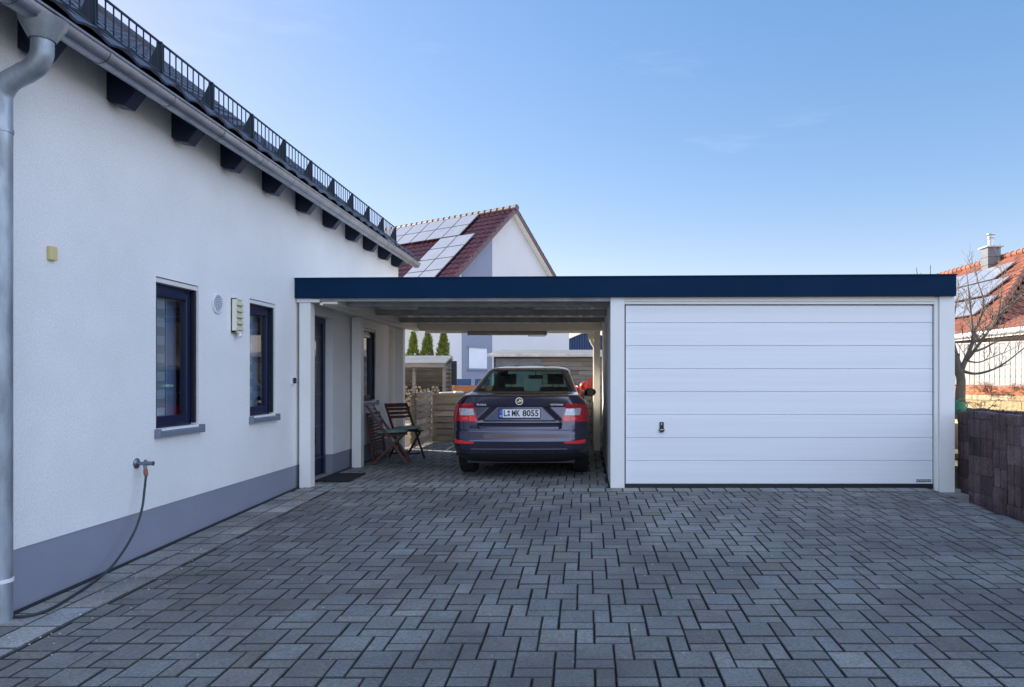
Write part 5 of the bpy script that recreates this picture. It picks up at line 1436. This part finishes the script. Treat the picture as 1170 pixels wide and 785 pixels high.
# small crumbs and dry leaf bits lying on the paving
rng=random.Random(40)
lt=MB()
for k in range(420):
    if k<200: x=rng.uniform(-3.38,-2.9)+abs(rng.gauss(0,.15)); y=rng.uniform(3.6,8.2)
    else: x=rng.uniform(-3,4.2); y=rng.uniform(3.4,8.2)
    z=gz(x,y)+.001; r_=rng.uniform(.002,.006); a=rng.uniform(0,6.28); t_=rng.choice([1.6,1.2,.35,.3])
    lt.ct=(t_*1.1,t_,t_*.85)
    lt.add([(x+r_*math.cos(a+q),y+r_*math.sin(a+q),z) for q in (0,1.3,2.7,4.4)]+[(x,y,z+r_*.7)],[(0,1,4),(1,2,4),(2,3,4),(3,0,4)])
o=lt.build('paving_crumbs',M['blind_light']); tag(o,'tiny crumbs and dry leaf bits scattered over the driveway paving','debris',None,'stuff')
# ------------------------------------------------------------------ light, sky, camera
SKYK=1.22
FILL_CLOUD=6.3  # brightness of the added fill cloud behind the camera
AZ=R(26); EL=R(23)
sd=Vector((-math.cos(AZ)*math.cos(EL),math.sin(AZ)*math.cos(EL),math.sin(EL)))
sun=bpy.data.lights.new('sun','SUN'); sun.energy=5.0; sun.angle=R(.53); sun.color=(1,.93,.82)
so=bpy.data.objects.new('sun',sun); COL.objects.link(so); so.rotation_euler=sd.to_track_quat('Z','Y').to_euler(); so.location=(-20,5,20)
W=bpy.data.worlds.new('World'); scene.world=W; W.use_nodes=True
nt=W.node_tree; N=nt.nodes; L=nt.links; bg=N['Background']
sky=N.new('ShaderNodeTexSky'); sky.sky_type='NISHITA'; sky.sun_disc=False; sky.sun_elevation=EL
sky.sun_rotation=math.atan2(sd.x,sd.y)
sky.altitude=100; sky.air_density=1.0; sky.dust_density=0.6; sky.ozone_density=2.0
# faint cirrus streaks
tc=N.new('ShaderNodeTexCoord'); mp=N.new('ShaderNodeMapping'); mp.inputs['Scale'].default_value=(1.6,1.6,9.0); mp.inputs['Rotation'].default_value=(R(8),R(-6),R(20))
L.new(tc.outputs['Generated'],mp.inputs[0])
nz=N.new('ShaderNodeTexNoise'); nz.inputs['Scale'].default_value=2.2; nz.inputs['Detail'].default_value=8; nz.inputs['Roughness'].default_value=.62; L.new(mp.outputs[0],nz.inputs[0])
mr=N.new('ShaderNodeMapRange'); mr.inputs['From Min'].default_value=.60; mr.inputs['From Max'].default_value=.85; mr.inputs['To Max'].default_value=.10; L.new(nz.outputs['Fac'],mr.inputs['Value'])
gm=N.new('ShaderNodeGamma'); gm.inputs['Gamma'].default_value=.57; L.new(sky.outputs[0],gm.inputs['Color'])
hs=N.new('ShaderNodeHueSaturation'); hs.inputs['Saturation'].default_value=1.75; L.new(gm.outputs[0],hs.inputs['Color'])
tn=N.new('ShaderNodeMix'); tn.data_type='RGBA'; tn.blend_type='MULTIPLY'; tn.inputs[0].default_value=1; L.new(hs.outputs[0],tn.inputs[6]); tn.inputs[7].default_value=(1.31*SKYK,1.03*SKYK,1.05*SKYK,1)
mx=N.new('ShaderNodeMix'); mx.data_type='RGBA'; L.new(mr.outputs['Result'],mx.inputs[0]); L.new(tn.outputs[2],mx.inputs[6]); mx.inputs[7].default_value=(4.6,4.9,5.3,1)
# added bright cloud bank, unseen behind the camera, as fill for the shaded walls
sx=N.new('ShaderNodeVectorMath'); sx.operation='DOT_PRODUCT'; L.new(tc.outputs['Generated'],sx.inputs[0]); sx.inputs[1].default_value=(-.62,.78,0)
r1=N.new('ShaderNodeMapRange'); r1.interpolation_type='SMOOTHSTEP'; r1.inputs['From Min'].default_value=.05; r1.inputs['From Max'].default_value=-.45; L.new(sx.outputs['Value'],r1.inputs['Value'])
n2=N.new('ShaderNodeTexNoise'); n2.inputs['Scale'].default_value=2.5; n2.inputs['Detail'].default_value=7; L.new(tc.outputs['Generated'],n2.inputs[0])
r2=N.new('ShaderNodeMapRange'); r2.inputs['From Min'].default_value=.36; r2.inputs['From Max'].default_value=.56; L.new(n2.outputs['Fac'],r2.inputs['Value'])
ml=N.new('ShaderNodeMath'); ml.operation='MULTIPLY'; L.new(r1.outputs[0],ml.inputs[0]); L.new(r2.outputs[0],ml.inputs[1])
mc=N.new('ShaderNodeMix'); mc.data_type='RGBA'; L.new(ml.outputs[0],mc.inputs[0]); L.new(mx.outputs[2],mc.inputs[6]); mc.inputs[7].default_value=(FILL_CLOUD*.80,FILL_CLOUD*.94,FILL_CLOUD*1.24,1)
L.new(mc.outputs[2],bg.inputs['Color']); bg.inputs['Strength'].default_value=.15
cam=bpy.data.cameras.new('camera'); co=bpy.data.objects.new('camera',cam); COL.objects.link(co)
co.location=(0,0,1.297); co.rotation_euler=(R(90),0,0)
cam.sensor_fit='HORIZONTAL'; cam.sensor_width=36; cam.lens=805/1170*36
cam.shift_x=(585-670)/1170; cam.shift_y=(432-392.5)/1170; cam.clip_end=2000; cam.clip_start=.05
scene.camera=co
vs=scene.view_settings; vs.view_transform='Standard'; vs.look='None'; vs.gamma=1; vs.use_curve_mapping=False; vs.exposure=1.1
try: scene.display_settings.display_device='sRGB'
except Exception: pass
